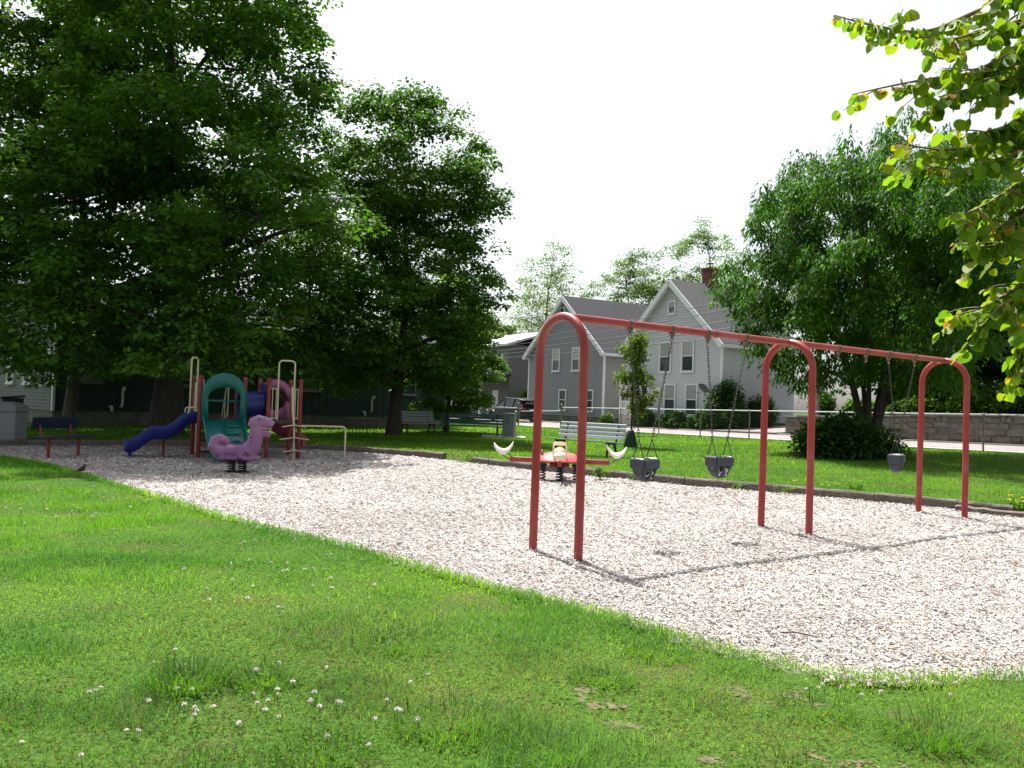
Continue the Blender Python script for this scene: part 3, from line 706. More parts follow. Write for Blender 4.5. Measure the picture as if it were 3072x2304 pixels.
def gable_house(name, label, s0, n0, wid, dep, eave, ridge, siding, side_siding, roof, fnd=0.55, course=0.16):
    p = sn(s0, n0); z0 = tz(*sn(s0 + wid, n0).xy) - 0.15
    t = thing(name, label, 'house', (p.x, p.y, z0), SROT)
    MB().box(0.03, wid - 0.03, 0.03, dep - 0.03, -0.3, fnd).build('foundation', 'found', t)
    sl = (ridge - eave) / (wid / 2)
    b = MB(); lim = lambda z: max(0, (z - eave) / sl)
    clap(b, 0, wid, fnd, ridge, course, 0, lambda z: lim(z), lambda z: wid - lim(z))
    b.add([(0, 0.01, fnd), (wid, 0.01, fnd), (wid, 0.01, eave), (wid / 2, 0.01, ridge), (0, 0.01, eave)], [(0, 1, 2, 3, 4)])
    b.build('front_wall', siding, t)
    for x, sg, nm in ((wid, 1, 'side_wall'), (0, -1, 'side_wall')):
        c = MB(); clap(c, 0, dep, fnd, eave, course); M4 = Matrix.Rotation(math.pi / 2 * sg, 4, 'Z')
        c.v = [tuple(Matrix.Translation((x, 0 if sg > 0 else dep, 0)) @ M4 @ Vector(v)) for v in c.v]
        c.build(nm, side_siding, t)
    c = MB(); c.add([(0, dep, fnd), (wid, dep, fnd), (wid, dep, eave), (wid / 2, dep, ridge), (0, dep, eave)], [(0, 4, 3, 2, 1)]); c.build('back_wall', side_siding, t)
    oh = 0.38; th = 0.16; r = MB()
    for sg in (-1, 1):
        e = Vector((wid / 2 + sg * (wid / 2 + oh), 0, eave - oh * sl)); q = Vector((wid / 2, 0, ridge))
        nrm = Vector((sg * sl, 0, 1)).normalized()
        for y0, y1 in ((-oh, dep + oh),):
            a = [Vector((e.x, y0, e.z)), Vector((q.x, y0, q.z)), Vector((q.x, y1, q.z)), Vector((e.x, y1, e.z))]
            up = Vector((0, 0, th)); v = [k + Vector((0, 0, 0.03)) for k in a] + [k + up for k in a]
            fs = [(0, 1, 2, 3), (7, 6, 5, 4), (0, 4, 5, 1), (1, 5, 6, 2), (2, 6, 7, 3), (3, 7, 4, 0)]
            r.add(v, fs if sg > 0 else [f[::-1] for f in fs])
    ro = r.build('roof', roof, t)
    for sg in (-1, 1):   # white rake and eave boards
        e = Vector((wid / 2 + sg * (wid / 2 + oh), -oh - 0.03, eave - oh * sl)); q = Vector((wid / 2, -oh - 0.03, ridge))
        MB().bar(e + Vector((0, 0, -0.03)), q + Vector((0, 0, -0.03)), 0.06, 0.32, (0, 0, 1)).build('rake_board', 'trim', t)
        f = MB(); f.obox((e.x, dep / 2, e.z + 0.02), (0.03, 0, 0), (0, dep / 2 + oh - 0.03, 0), (0, 0, 0.11)).build('eave_board', 'trim', t)
        s_ = MB(); k0 = e + Vector((0, 0.04, -.02)); q0 = q + Vector((0, 0.04, -.02))   # soffit under the rake
        s_.add([k0, q0, q0 + Vector((0, oh - .02, 0)), k0 + Vector((0, oh - .02, 0))], [(0, 1, 2, 3)]).build('soffit', 'trim', t)
        MB().obox((wid / 2 + sg * (wid / 2 + oh * 0.5), -0.02, eave - oh * sl + 0.03), (oh * 0.62, 0, 0), (0, oh, 0), (0, 0, 0.06)).build('eave_return', 'trim', t)
    for x in (0.0, wid):
        MB().box(x - 0.07, x + 0.07, -0.035, 0.09, fnd, eave - 0.05).build('corner_board', 'trim', t)
    return t, ro

FR, FO = (1, 0, 0), (0, -1, 0)
hL, roL = gable_house('grey_house', 'two-storey mid-grey gabled house with charcoal roof, beside the parked car', -18.4, 9.0, 10.2, 11.0, 5.35, 9.55, 'side_grey', 'side_beige', 'shingle')
for x, z, hh, ww, pn in ((4.05, 3.95, 1.75, 1.05, 'glass_blind'), (6.75, 3.95, 1.75, 1.05, 'glass_blind'), (1.6, 0.95, 1.6, 1.0, 'glass'), (5.1, 0.95, 1.6, 1.0, 'glass'), (8.6, 0.95, 1.6, 1.0, 'glass')):
    window(hL, (x, -0.02, z), ww, hh, FR, FO, pn)
window(hL, (4.7, -0.02, 8.3), 0.7, 0.6, FR, FO, 'glass', name='attic_vent', mid=False)
for y in (1.9, 6.0): window(hL, (10.22, y, 0.95), 1.0, 1.6, (0, 1, 0), (1, 0, 0), 'glass')
MB().box(2.6, 3.5, 0.0, 0.02, 0.05, 0.45).build('basement_window', 'glass', hL)

hR, roR = gable_house('light_house', 'two-storey pale grey gabled house with brick chimney, behind the chain-link fence', -5.2, 8.7, 9.0, 6.2, 5.35, 9.3, 'side_light', 'side_light', 'shingle_l')
for x, z, hh, ww in ((4.0, 3.55, 1.95, 1.15), (6.1, 3.55, 1.95, 1.15), (4.55, 0.85, 1.95, 1.1), (6.55, 0.85, 1.95, 1.1)):
    window(hR, (x, -0.02, z), ww, hh, FR, FO, 'glass_blind')
window(hR, (4.5, -0.02, 7.25), 0.72, 0.85, FR, FO, 'glass_blind', name='attic_vent', mid=False)
c = MB(); c.box(4.15, 4.85, 2.75, 3.45, 8.6, 10.35); co = c.build('chimney', 'brick', roR)
MB().box(4.08, 4.92, 2.68, 3.52, 10.35, 10.5).build('cap', 'brick', co)
MB().tube([(4.5, 3.1, 10.5), (4.5, 3.1, 10.8)], 0.05, 8).build('flue', 'galv_old', co)
MB().box(4.25, 4.75, 2.9, 3.3, 10.8, 10.83).build('flue_hood', 'galv_old', co)
# entrance: door, small awning, porch rail on the left of the front
dr = MB().box(1.5, 2.5, -0.06, -0.01, 0.75, 2.85).build('door', 'trim', hR)
MB().box(1.72, 2.28, -0.075, -0.055, 1.7, 2.6).build('pane', 'glass', dr)
MB().ellipsoid((2.4, -0.1, 1.75), (0.04, 0.04, 0.04)).build('handle', 'galv', dr)
aw = [[(1.2 + 1.9 * k / 8, -1.0 * j / 4, 3.1 + 0.35 * math.sin(math.pi * k / 8) - 0.12 * j / 4) for k in range(9)] for j in range(5)]
MB().grid(aw).build('awning', mat('awning_green', (0.09, 0.13, 0.11), 0.7), hR, solid=0.04)
pr = MB().box(1.0, 3.1, -1.3, -0.02, 0.0, 0.72).build('porch', 'concrete', hR)
for x in (1.02, 3.08): MB().box(x - .06, x + .06, -1.28, -1.16, 0.73, 3.05).build('porch_post', 'trim', pr)
MB().box(1.09, 3.01, -1.25, -1.19, 1.55, 1.62).build('porch_rail', 'trim', pr)
for k in range(12): MB().box(1.16 + k * .155, 1.20 + k * .155, -1.24, -1.2, 0.74, 1.54).build('baluster', 'trim', pr)
MB().box(3.3, 3.75, -0.14, -0.02, 2.3, 2.6).build('mailbox', 'trim', hR)

dish = thing('satellite_dish', 'dark satellite dish on an arm by the corner of the pale house', 'dish', sn(3.1, 8.55, hR.location.z + 2.3), SROT)
MB().tube([(0.2, 0.15, -0.9), (0.15, -0.1, -0.75), (-0.25, -0.35, 0.1)], 0.03, 8).build('arm', 'dish', dish, smooth=40)
rot = Matrix.Rotation(R(55), 3, 'Y') @ Matrix.Rotation(R(-20), 3, 'Z')
g = []
for i in range(5):
    rr = 0.36 * i / 4; g.append([rot @ Vector((rr * math.cos(a * math.pi / 8) * 0.85, rr * math.sin(a * math.pi / 8), 0.5 * rr * rr)) + Vector((-0.25, -0.38, 0.2)) for a in range(17)])
MB().grid(g).build('reflector', 'dish', dish, smooth=60, solid=0.015)
MB().tube([(-0.25, -0.35, 0.0), (-0.75, -0.5, -0.1), (-0.85, -0.5, 0.05)], 0.02, 6).build('feed_horn', 'dish', dish, smooth=40)

# third house, further back, with a porch
def porch_house():
    p = sn(-34.5, 9.5); t = thing('porch_house', 'grey-tan house with pale metal roof and dark porch roof, behind the parked car', 'house', (p.x, p.y, tz(*p.xy)), SROT)
    c = MB(); clap(c, 0, 12, 0.3, 6.4, 0.14); c.build('front_wall', 'side_old', t)
    MB().box(0.03, 11.97, 0.03, 8, -0.4, 6.35).build('wall', 'side_old', t)
    r = MB(); r.add([(-0.5, -0.6, 6.3), (12.5, -0.6, 6.3), (12.5, 4, 7.7), (-0.5, 4, 7.7), (-0.5, 8.6, 6.3), (12.5, 8.6, 6.3)], [(0, 1, 2, 3), (3, 2, 5, 4)]); r.build('roof', 'metal_roof', t, solid=0.2)
    po = MB(); po.add([(0.5, -2.6, 3.0), (12.4, -2.6, 3.0), (12.4, 0, 3.7), (0.5, 0, 3.7)], [(0, 1, 2, 3)]); po.build('porch_roof', 'shingle', t, solid=0.15)
    g = MB(); g.add([(8.2, -2.75, 2.95), (11.4, -2.75, 2.95), (9.8, -2.75, 4.0), (8.2, -0.6, 2.95), (11.4, -0.6, 2.95), (9.8, -0.6, 4.0)], [(0, 1, 2), (0, 2, 5, 3), (2, 1, 4, 5)]); g.build('porch_gable', 'trim', t)
    for x in (0.7, 4.0, 8.3, 11.3): MB().box(x - .1, x + .1, -2.45, -2.25, -0.2, 2.9).build('porch_post', 'trim', t)
    for x in (1.0, 4.2, 6.2, 9.6): window(t, (x + 0.8, -0.02, 4.1), 1.1, 1.5, FR, FO, 'glass')
    for x in (1.0, 5.0): window(t, (x + 0.8, -0.02, 0.9), 1.1, 1.7, FR, FO, 'glass')
    MB().box(9.3, 10.3, -0.05, -0.01, 0.2, 2.4).build('door', 'trim', t)
    for x in (4.35, 6.35): 
        for sx in (-0.82, 0.82): MB().box(x + .65 + sx - .22, x + .65 + sx + .22, -0.05, -.02, 4.1, 5.6).build('shutter', 'side_dark', t)
porch_house()

# dark building on the left
def dark_building():
    A = Vector((-16.7, 31.0)); d1 = Vector((0.707, 0.707)); rot = math.atan2(d1.y, d1.x)
    t = thing('dark_building', 'long dark teal clapboard building in the shade behind the maples', 'building', (A.x, A.y, 0.1), rot)
    L, D, E, F = 18.8, 12.0, 4.3, 0.62
    MB().box(0.02, L - .02, 0.02, D - .02, -0.4, F).build('foundation', 'found', t)
    b = MB(); nb = int(L / 0.2)
    for i in range(nb):
        x = i * L / nb; b.box(x + 0.006, x + L / nb - 0.006, -0.03 + (i % 2) * 0.008, 0.05, F - 0.04, E)
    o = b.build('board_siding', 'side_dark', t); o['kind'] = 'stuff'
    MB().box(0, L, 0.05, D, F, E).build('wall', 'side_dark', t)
    c = MB(); clap(c, 0, D, F - 0.05, E, 0.13)
    c.v = [tuple(Matrix.Translation((0, D, 0)) @ Matrix.Rotation(-math.pi / 2, 4, 'Z') @ Vector(v)) for v in c.v]
    c.build('clapboard_end', 'side_old', t)
    MB().box(-0.04, 0.05, -0.06, 0.09, F - .05, E).build('corner_board', 'trim', t)
    r = MB(); r.add([(-0.6, -0.6, E - .1), (L + .6, -0.6, E - .1), (L + .6, D / 2, E + 1.7), (-0.6, D / 2, E + 1.7), (-0.6, D + .6, E - .1), (L + .6, D + .6, E - .1)], [(0, 1, 2, 3), (3, 2, 5, 4)])
    r.build('roof', 'shingle', t, solid=0.18)
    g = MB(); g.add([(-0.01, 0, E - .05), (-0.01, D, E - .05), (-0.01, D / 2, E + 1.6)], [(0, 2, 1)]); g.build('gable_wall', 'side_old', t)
    fm = mat('dim_window_frame', (0.16, 0.17, 0.17), 0.6)
    for x in (1.15, 4.8, 8.6, 10.65, 16.2): window(t, (x, -0.03, 1.68), 1.05, 0.98, FR, FO, 'glass', frame=fm, fw=0.07)
    for y in (0.75, 3.0, 5.3): window(t, (-0.02, y, 1.55), 0.95, 1.3, (0, -1, 0), (-1, 0, 0), 'glass')
    for x, z in ((2.4, 0.78), (14.0, 0.78)):   # white vent pipes
        v = MB(); v.tube(fillet([(x, 0, z), (x, -0.16, z), (x, -0.16, z + 0.72), (x, -0.32, z + 0.72), (x, -0.32, z + 0.62)], 0.07, 4), 0.05, 8); v.build('vent_pipe', 'pvc', t, smooth=50)
        MB().tube(fillet([(x - .4, 0, z - 0.02), (x - .4, -0.2, z - 0.02), (x - .4, -0.2, z - 0.18)], 0.06, 4), 0.055, 8).build('vent_elbow', 'pvc', t, smooth=50)
    MB().lathe([(0.09, 0), (0.09, 0.05)], 12, (17.0, -0.05, 1.3)).build('round_vent', 'pvc', t)
    # small porch at the far corner of the end wall
    pb = MB().box(-1.6, -0.03, 7.0, 9.2, 0.0, 0.9).build('porch', 'deck', t)
    for y in (7.05, 9.15): MB().box(-1.6, -1.48, y - .06, y + .06, 0.91, 2.0).build('porch_post', 'black', pb)
    MB().box(-1.58, -1.5, 7.12, 9.08, 1.85, 1.95).build('porch_rail', 'black', pb)
    for k in range(8): MB().box(-1.56, -1.52, 7.3 + k * .23, 7.34 + k * .23, 0.92, 1.84).build('baluster', 'trim', pb)
dark_building()

# ------------------------------------------------------------------ utility poles and wires
PR, PL = sn(11.6, 7.75), sn(-41.0, 7.6)
def poles():
    wires = ((7.9, 6.6, 0.9), (7.3, 6.3, 0.8), (6.5, 5.9, 0.6), (6.0, 5.6, 0.5), (5.5, 5.2, 0.4))
    for p, lab in ((PR, 'wooden utility pole behind the drooping tree near the stone wall'), (PL, 'wooden utility pole far down the road behind the maples')):
        z = tz(p.x, p.y)
        t = thing('utility_pole', lab, 'pole', (p.x, p.y, z), SROT, 'utility poles along the road')
        MB().tube([(0, 0, -0.2), (0, 0, 8.9)], [0.15, 0.11], 10).build('post', 'pole', t, smooth=40)
        MB().box(-1.0, 1.0, -0.06, 0.06, 8.15, 8.27).build('crossarm', 'pole', t)
        for x in (-0.85, 0.85): MB().lathe([(0.03, 0), (0.06, 0.03), (0.04, 0.09), (0.05, 0.12)], 8, (x, 0, 8.27)).build('insulator', 'dish', t)
    for i, (zr, zl, sag) in enumerate(wires):
        off = -0.18 + 0.02 * i
        a = sn(11.6 + 0, 7.75 + off, tz(PR.x, PR.y) + zr); b_ = sn(-41.0, 7.6 + off, tz(PL.x, PL.y) + zl)
        pts = [a.lerp(b_, k / 24) - Vector((0, 0, 4 * sag * (k / 24) * (1 - k / 24))) for k in range(25)]
        tag(MB().tube(pts, 0.024, 5).build('power_line', 'wire', smooth=60), ['topmost', 'second from the top', 'middle', 'second from the bottom', 'lowest'][i] + ' of the five overhead cables crossing the houses', 'cable', 'overhead cables')
    for i, (zr, dz) in enumerate(((7.4, 0.0), (6.6, -0.2))):   # cables going on to the right
        a = sn(11.6, 7.75 - .15, tz(PR.x, PR.y) + zr); b_ = sn(48.0, 7.75 - .15, tz(PR.x, PR.y) + zr + .8)
        pts = [a.lerp(b_, k / 16) - Vector((0, 0, 4 * 0.7 * (k / 16) * (1 - k / 16))) for k in range(17)]
        tag(MB().tube(pts, 0.014, 5).build('power_line', 'wire', smooth=60), ['upper', 'lower'][i] + ' cable running right from the pole above the stone wall', 'cable', 'overhead cables')
poles()

# ------------------------------------------------------------------ parked car
def car():
    p = sn(-14.5, 5.3); t = thing('parked_car', 'graphite grey sport utility vehicle parked on the road', 'car', (p.x, p.y, tz(*sn(-14.2, 1).xy) - 0.10 + 0.035 * 3.55), math.atan2(-SD.y, -SD.x) + R(9))
    # local x = forward, y = left
    prof = [(-2.28, .55, .95, .80), (-2.18, .40, 1.02, .88), (-1.7, .32, 1.06, .92), (-0.6, .28, 1.05, .93), (0.6, .28, 1.03, .93), (1.2, .30, 1.01, .92), (1.85, .34, .93, .87), (2.15, .40, .84, .78), (2.28, .52, .72, .62)]
    P = []
    for x, zb, zt, hw in prof:
        P.append([(x, -hw * .92, zb), (x, -hw, zb + .12), (x, -hw, (zb + zt) / 2), (x, -hw * .97, zt - .07), (x, -hw * .82, zt), (x, 0, zt + .03), (x, hw * .82, zt), (x, hw * .97, zt - .07), (x, hw, (zb + zt) / 2), (x, hw, zb + .12), (x, hw * .92, zb), (x, 0, zb - .02), (x, -hw * .92, zb)])
    b = MB().grid(P); n = len(P[0]) - 1
    b.add(P[0][:-1], [tuple(range(n))]); b.add(P[-1][:-1], [tuple(range(n - 1, -1, -1))])
    body = b.build('body', 'car_paint', t, smooth=35)
    # cabin
    cab = [(-2.12, 1.03, .80), (-1.75, 1.52, .66), (-1.2, 1.66, .62), (-0.2, 1.70, .62), (0.35, 1.64, .62), (1.15, 1.02, .80)]
    top = [(x, z, w_) for x, z, w_ in cab]
    G = [[(x, -.82 if z < 1.1 else -w_, z if z < 1.1 else z) for x, z, w_ in cab], [(x, .82 if z < 1.1 else w_, z) for x, z, w_ in cab]]
    g = MB(); g.grid([[(-2.12, -.83, 1.0), (-1.75, -.85, 1.0), (-1.2, -.85, 1.0), (-.2, -.85, 1.0), (.35, -.85, 1.0), (1.15, -.83, 1.0)], G[0], G[1], [(-2.12, .83, 1.0), (-1.75, .85, 1.0), (-1.2, .85, 1.0), (-.2, .85, 1.0), (.35, .85, 1.0), (1.15, .83, 1.0)]])
    g.build('windows', 'car_glass', t, smooth=30)
    rf = MB().grid([[(x, s * w_ * 1.01, z + .012) for s in (-1, -.5, 0, .5, 1)] for x, z, w_ in ((-1.95, 1.56, .60), (-1.75, 1.60, .655), (-1.2, 1.67, .62), (-.2, 1.71, .62), (.35, 1.65, .62), (.42, 1.61, .60))]).build('roof', 'car_paint', t, smooth=40, solid=0.03)
    for s in (-1, 1):
        for a, q in (((0.35, s * .63, 1.64), (1.12, s * .82, 1.03)), ((-1.0, s * .635, 1.66), (-0.95, s * .855, 1.02)), ((-1.75, s * .66, 1.55), (-1.45, s * .855, 1.04)), ((.1, s * .63, 1.69), (0.05, s * .855, 1.03))):
            MB().bar(a, q, 0.07, 0.05, (1, 0, 0.2)).build('pillar', 'car_paint', t)
        MB().bar((-1.7, s * .6, 1.74), (0.2, s * .58, 1.77), 0.04, 0.04).build('roof_rail', 'galv', t)
        MB().ellipsoid((0.85, s * 1.0, 1.08), (.09, .13, .08), 10, 6).build('mirror', 'car_paint', t, smooth=180)
        MB().obox((-2.14, s * .76, 1.0), (.10, 0, 0), (0, .13, 0), (0, 0, .055)).build('tail_light', 'tail', t, bevel=0.02)
        MB().obox((2.08, s * .66, .78), (.14, 0, 0), (0, .13, 0), (0, 0, .05)).build('headlight', 'lens', t, bevel=0.02)
        for x in (-1.36, 1.34):
            wv = MB(); prf = [(.20, -.11), (.33, -.11), (.355, -.08), (.36, 0), (.355, .08), (.33, .11), (.20, .11)]
            wv.lathe(prf, 24, cap=False); wv.v = [(v[0] + x, v[2] + s * .80, v[1] + .36) for v in wv.v]
            wo_ = wv.build('wheel', 'tyre', t, smooth=40)
            rm = MB(); rm.lathe([(.21, -.05), (.21, .05), (.19, .09)], 20, cap=True)
            rm.v = [(v[0] + x, s * v[2] + s * .80, v[1] + .36) for v in rm.v]; rm.build('rim', 'rim', wo_, smooth=30)
            sp = MB()
            for k in range(5):
                a = k * 2 * math.pi / 5; sp.bar((x + .03 * math.cos(a), s * .90, .36 + .03 * math.sin(a)), (x + .19 * math.cos(a), s * .895, .36 + .19 * math.sin(a)), 0.03, 0.06, (0, 1, 0))
            sp.build('spokes', 'black', wo_)
            ar = MB(); ar.tube([(x + .42 * math.cos(R(a)), s * .915, .36 + .42 * math.sin(R(a))) for a in range(-10, 191, 20)], 0.045, 6); ar.build('wheel_arch', 'black', t, smooth=50)
        MB().box(-1.0, .95, s * .93 - .02, s * .93 + .02, .30, .42).build('sill_trim', 'black', t)
    MB().box(-2.31, -2.25, -.26, .26, .82, .96).build('licence_plate', 'plate', t)
    MB().obox((-2.3, 0, .58), (.04, 0, 0), (0, .8, 0), (0, 0, .10)).build('rear_bumper', 'black', t, bevel=0.03)
    MB().obox((-2.02, 0, 1.22), (.16, 0, -.26), (0, .60, 0), (.02, 0, .012)).build('rear_window', 'car_glass', t)
car()

# ------------------------------------------------------------------ swing set
A0 = Vector((0.50, 8.78, 0)); C0 = Vector((6.875, 13.525, 0)); BD = (C0 - A0).normalized(); BL = (C0 - A0).length
BN = Vector((BD.y, -BD.x, 0)); BEAM_Z = 2.46
def swing_set():
    t = thing('swing_set', 'red arched-pipe swing frame standing on the wood chips', 'swing set', (0, 0, 0))
    W2 = 0.355; r = 0.045
    for f in (0.0, 0.487, 1.0):
        c = A0 + BD * (BL * f); pts = [c - BN * W2 * 1.03 + Vector((0, 0, -0.2)), c - BN * W2 + Vector((0, 0, BEAM_Z - W2))]
        pts = [pts[0].lerp(pts[1], k / 6) for k in range(6)]
        pts += arc(c + Vector((0, 0, BEAM_Z - W2)), W2, 180, 0, 18, BN, (0, 0, 1))
        e0, e1 = c + BN * W2 + Vector((0, 0, BEAM_Z - W2)), c + BN * W2 * 1.03 + Vector((0, 0, -0.2))
        pts += [e0.lerp(e1, k / 6) for k in range(1, 7)]
        a = MB().tube(pts, r, 20).build('arch', 'red_paint', t, smooth=60)
        if f == 1.0: MB().obox(c + Vector((0, 0, BEAM_Z)) - BN * 0.06 - Vector((0, 0, 0.03)) - BD * 0.046, BN * 0.03, BD * 0.004, (0, 0, 0.012)).build('sticker', 'plate', a)
        if f == 0.0:
            for dz in (0.06, 0.085): MB().ellipsoid(e1 + Vector((-0.03, -0.035, 0.2 + dz)), (0.006, 0.006, 0.006), 6, 4).build('rivet', 'galv', a)
    for f0, f1 in ((0.0, 0.487), (0.487, 1.0)):
        p, q = A0 + BD * (BL * f0 + 0.02), A0 + BD * (BL * f1 - 0.02)
        z = Vector((0, 0, BEAM_Z)); b = MB().tube([p + z, q + z], r * 0.94, 20).build('top_beam', 'red_paint', t, smooth=60)
        m = p.lerp(q, 0.62) + z; MB().tube([m - BD * 0.006, m + BD * 0.006], r * 0.97, 20).build('joint_ring', 'red_dark', b, smooth=60)
    for f in (0.1225, 0.207, 0.285, 0.375, 0.628, 0.716, 0.792, 0.884):
        c = A0 + BD * (BL * f) + Vector((0, 0, BEAM_Z))
        k = MB().tube([c - BD * 0.022, c + BD * 0.022], 0.050, 18).build('clamp', 'rust', t, smooth=60)
        MB().prism([(-0.045, -0.045), (0.0, -0.105), (0.045, -0.045)], -0.016, 0.016, 'y').build('bracket', 'rust', k)
        o = k.children[0]; o.location = c; o.rotation_euler[2] = math.atan2(BD.y, BD.x)
        MB().tube(arc(c - Vector((0, 0, 0.125)), 0.022, 0, 360, 12, BD, (0, 0, 1)), 0.007, 6, cap=False).build('ring', 'rust', k, smooth=60)
swing_set()

def chain(p, q, pitch=0.036):
    p, q = Vector(p), Vector(q); d = q - p; L = d.length; t = d.normalized(); n = int(L / pitch)
    a = t.orthogonal().normalized(); b_ = t.cross(a); m = MB()
    for i in range(n):
        c = p + t * (pitch * (i + 0.5)); s = a if i % 2 else b_
        pts = [c + t * (0.025 * math.cos(k * math.pi / 5)) + s * (0.0115 * math.sin(k * math.pi / 5)) for k in range(10)]
        pts.append(pts[0]); m.tube(pts, 0.0042, 5, cap=False)
    return m

def bucket_swing(f0, f1, fs, label, yaw=0.0, dz=0.0):
    c = A0 + BD * (BL * fs); S = 0.735 + dz
    t = thing('bucket_swing', label, 'swing', (c.x, c.y, S), math.atan2(BD.y, BD.x) + yaw, 'toddler bucket swings')
    ci = math.cos(-t.rotation_euler[2]); si = math.sin(-t.rotation_euler[2])
    def loc(f): d = BD * (BL * f) - (c - A0); return (d.x * ci - d.y * si, d.x * si + d.y * ci, BEAM_Z - 0.14 - S)
    # bucket: front and back wall panels with leg openings, rounded bottom
    W, D, Hh = 0.122, 0.092, 0.235
    def shell(y, sg):
        out = []
        for i in range(13):
            x = -1 + 2 * i / 12; xx = W * x
            zb = 0.0 + 0.10 * abs(x) ** 3.0
            out.append(((xx, y * (0.62 + 0.0 * x), zb), (xx * 1.0, y * 0.85, zb + (Hh * .62 - zb) * 0.5), (xx * 1.06, y, Hh * 0.62), (xx * 1.06, y * 1.02, Hh)))
        return out
    b = MB()
    for sg in (-1, 1):
        rows = shell(sg * D, sg); vs = []; fs_ = []
        for col in rows: vs += list(col)
        for i in range(12):
            for k in range(3):
                xm = (rows[i][0][0] + rows[i + 1][0][0]) / 2 / W
                if k in (0, 1) and (0.22 < abs(xm) < 0.68) : continue
                q = (i * 4 + k, (i + 1) * 4 + k, (i + 1) * 4 + k + 1, i * 4 + k + 1)
                fs_.append(q if sg < 0 else q[::-1])
        b.add(vs, fs_)
    # ends
    for sg in (-1, 1):
        g = [[(sg * W * (1.06 if z > .1 else 1.0), D * y * (1.0 if z > .1 else .7), z) for y in (-1, -.5, 0, .5, 1)] for z in (0.10, Hh * .62, Hh)]
        b.grid(g if sg > 0 else g[::-1])
    # saddle strap between the legs
    b.grid([[(W * x, -D * .62 + 2 * D * .62 * y, 0.0 + 0.10 * abs(x) ** 3 - 0.015 * math.sin(math.pi * y)) for y in (0, .25, .5, .75, 1)] for x in np.linspace(-1, 1, 13)])
    b.build('seat', 'seat_rubber', t, smooth=35, solid=0.014)
    band = MB()
    for sg in (-1, 1):
        band.obox((0, sg * (D + 0.012), Hh - 0.05), (W * 1.09, 0, 0), (0, 0.006, 0), (0, 0, 0.05))
        band.obox((sg * (W * 1.06 + 0.012), 0, Hh - 0.05), (0.006, 0, 0), (0, D * 0.98, 0), (0, 0, 0.05))
    band.build('rim_band', 'seat_rubber', t, bevel=0.004)
    st = MB().grid([[(0.03 * x + 0.02, -D * .9 + 2 * D * .85 * y, 0.035 + 0.05 * (2 * y - 1) ** 2) for y in np.linspace(0, 1, 7)] for x in (-1, 0, 1)]).build('crotch_strap', mat('worn_pale_strap', (0.42, 0.42, 0.42), 0.5), t, solid=0.012, smooth=60)
    for sg, f in ((-1, f0), (1, f1)):
        ap = Vector((sg * W * 1.02, 0, Hh + 0.22))
        for y in (-1, 1):
            MB().tube([ap, (sg * W * 1.06, y * D * 0.9, Hh - 0.01)], 0.0055, 6).build('hanger_rod', 'chain', t, smooth=60)
        MB().tube([(sg * W * 1.06, -D * .9, Hh + 0.004), (sg * W * 1.06, D * .9, Hh + 0.004)], 0.009, 6).build('hanger_bar', 'galv', t, smooth=60)
        chain(ap, loc(f)).build('chain', 'chain', t, smooth=60)
bucket_swing(0.1225, 0.207, 0.160, 'grey bucket swing nearest the spring seesaw, leg holes showing timber', 0.15)
bucket_swing(0.285, 0.375, 0.320, 'grey bucket swing next to the middle red arch', -0.1, 0.01)
bucket_swing(0.792, 0.884, 0.828, 'small grey bucket swing in front of the dark bush', 0.35, 0.0)

# ------------------------------------------------------------------ spring seesaw
def coil(c, r, h, turns=5, wr=0.011):
    n = turns * 14; c = Vector(c)
    return [c + Vector((r * math.cos(2 * math.pi * turns * i / n), r * math.sin(2 * math.pi * turns * i / n), h * i / n)) for i in range(n + 1)]
def banana(c, d, L=0.40, wd=0.12, rise=0.14):
    """curved saddle along direction d, raised ends"""
    c, d = Vector(c), Vector(d).normalized(); s = Vector((-d.y, d.x, 0)); rows = []
    for i in range(13):
        u = -1 + 2 * i / 12; hw = wd * (1 - 0.45 * abs(u) ** 2.2) * (1 if abs(u) < .98 else .6)
        zc = rise * abs(u) ** 2.1 * (1.18 if u > 0 else 0.95); th = 0.045 * (1 - 0.45 * u * u) + 0.012
        ring = []
        for k in range(10):
            a = 2 * math.pi * k / 10; ring.append(c + d * (L / 2 * u) + s * (hw * math.cos(a)) + Vector((0, 0, zc + th * math.sin(a))))
        rows.append(ring + [ring[0]])
    b = MB().grid(rows); b.add(rows[0][:-1], [tuple(range(9, -1, -1))]); b.add(rows[-1][:-1], [tuple(range(10))]); return b
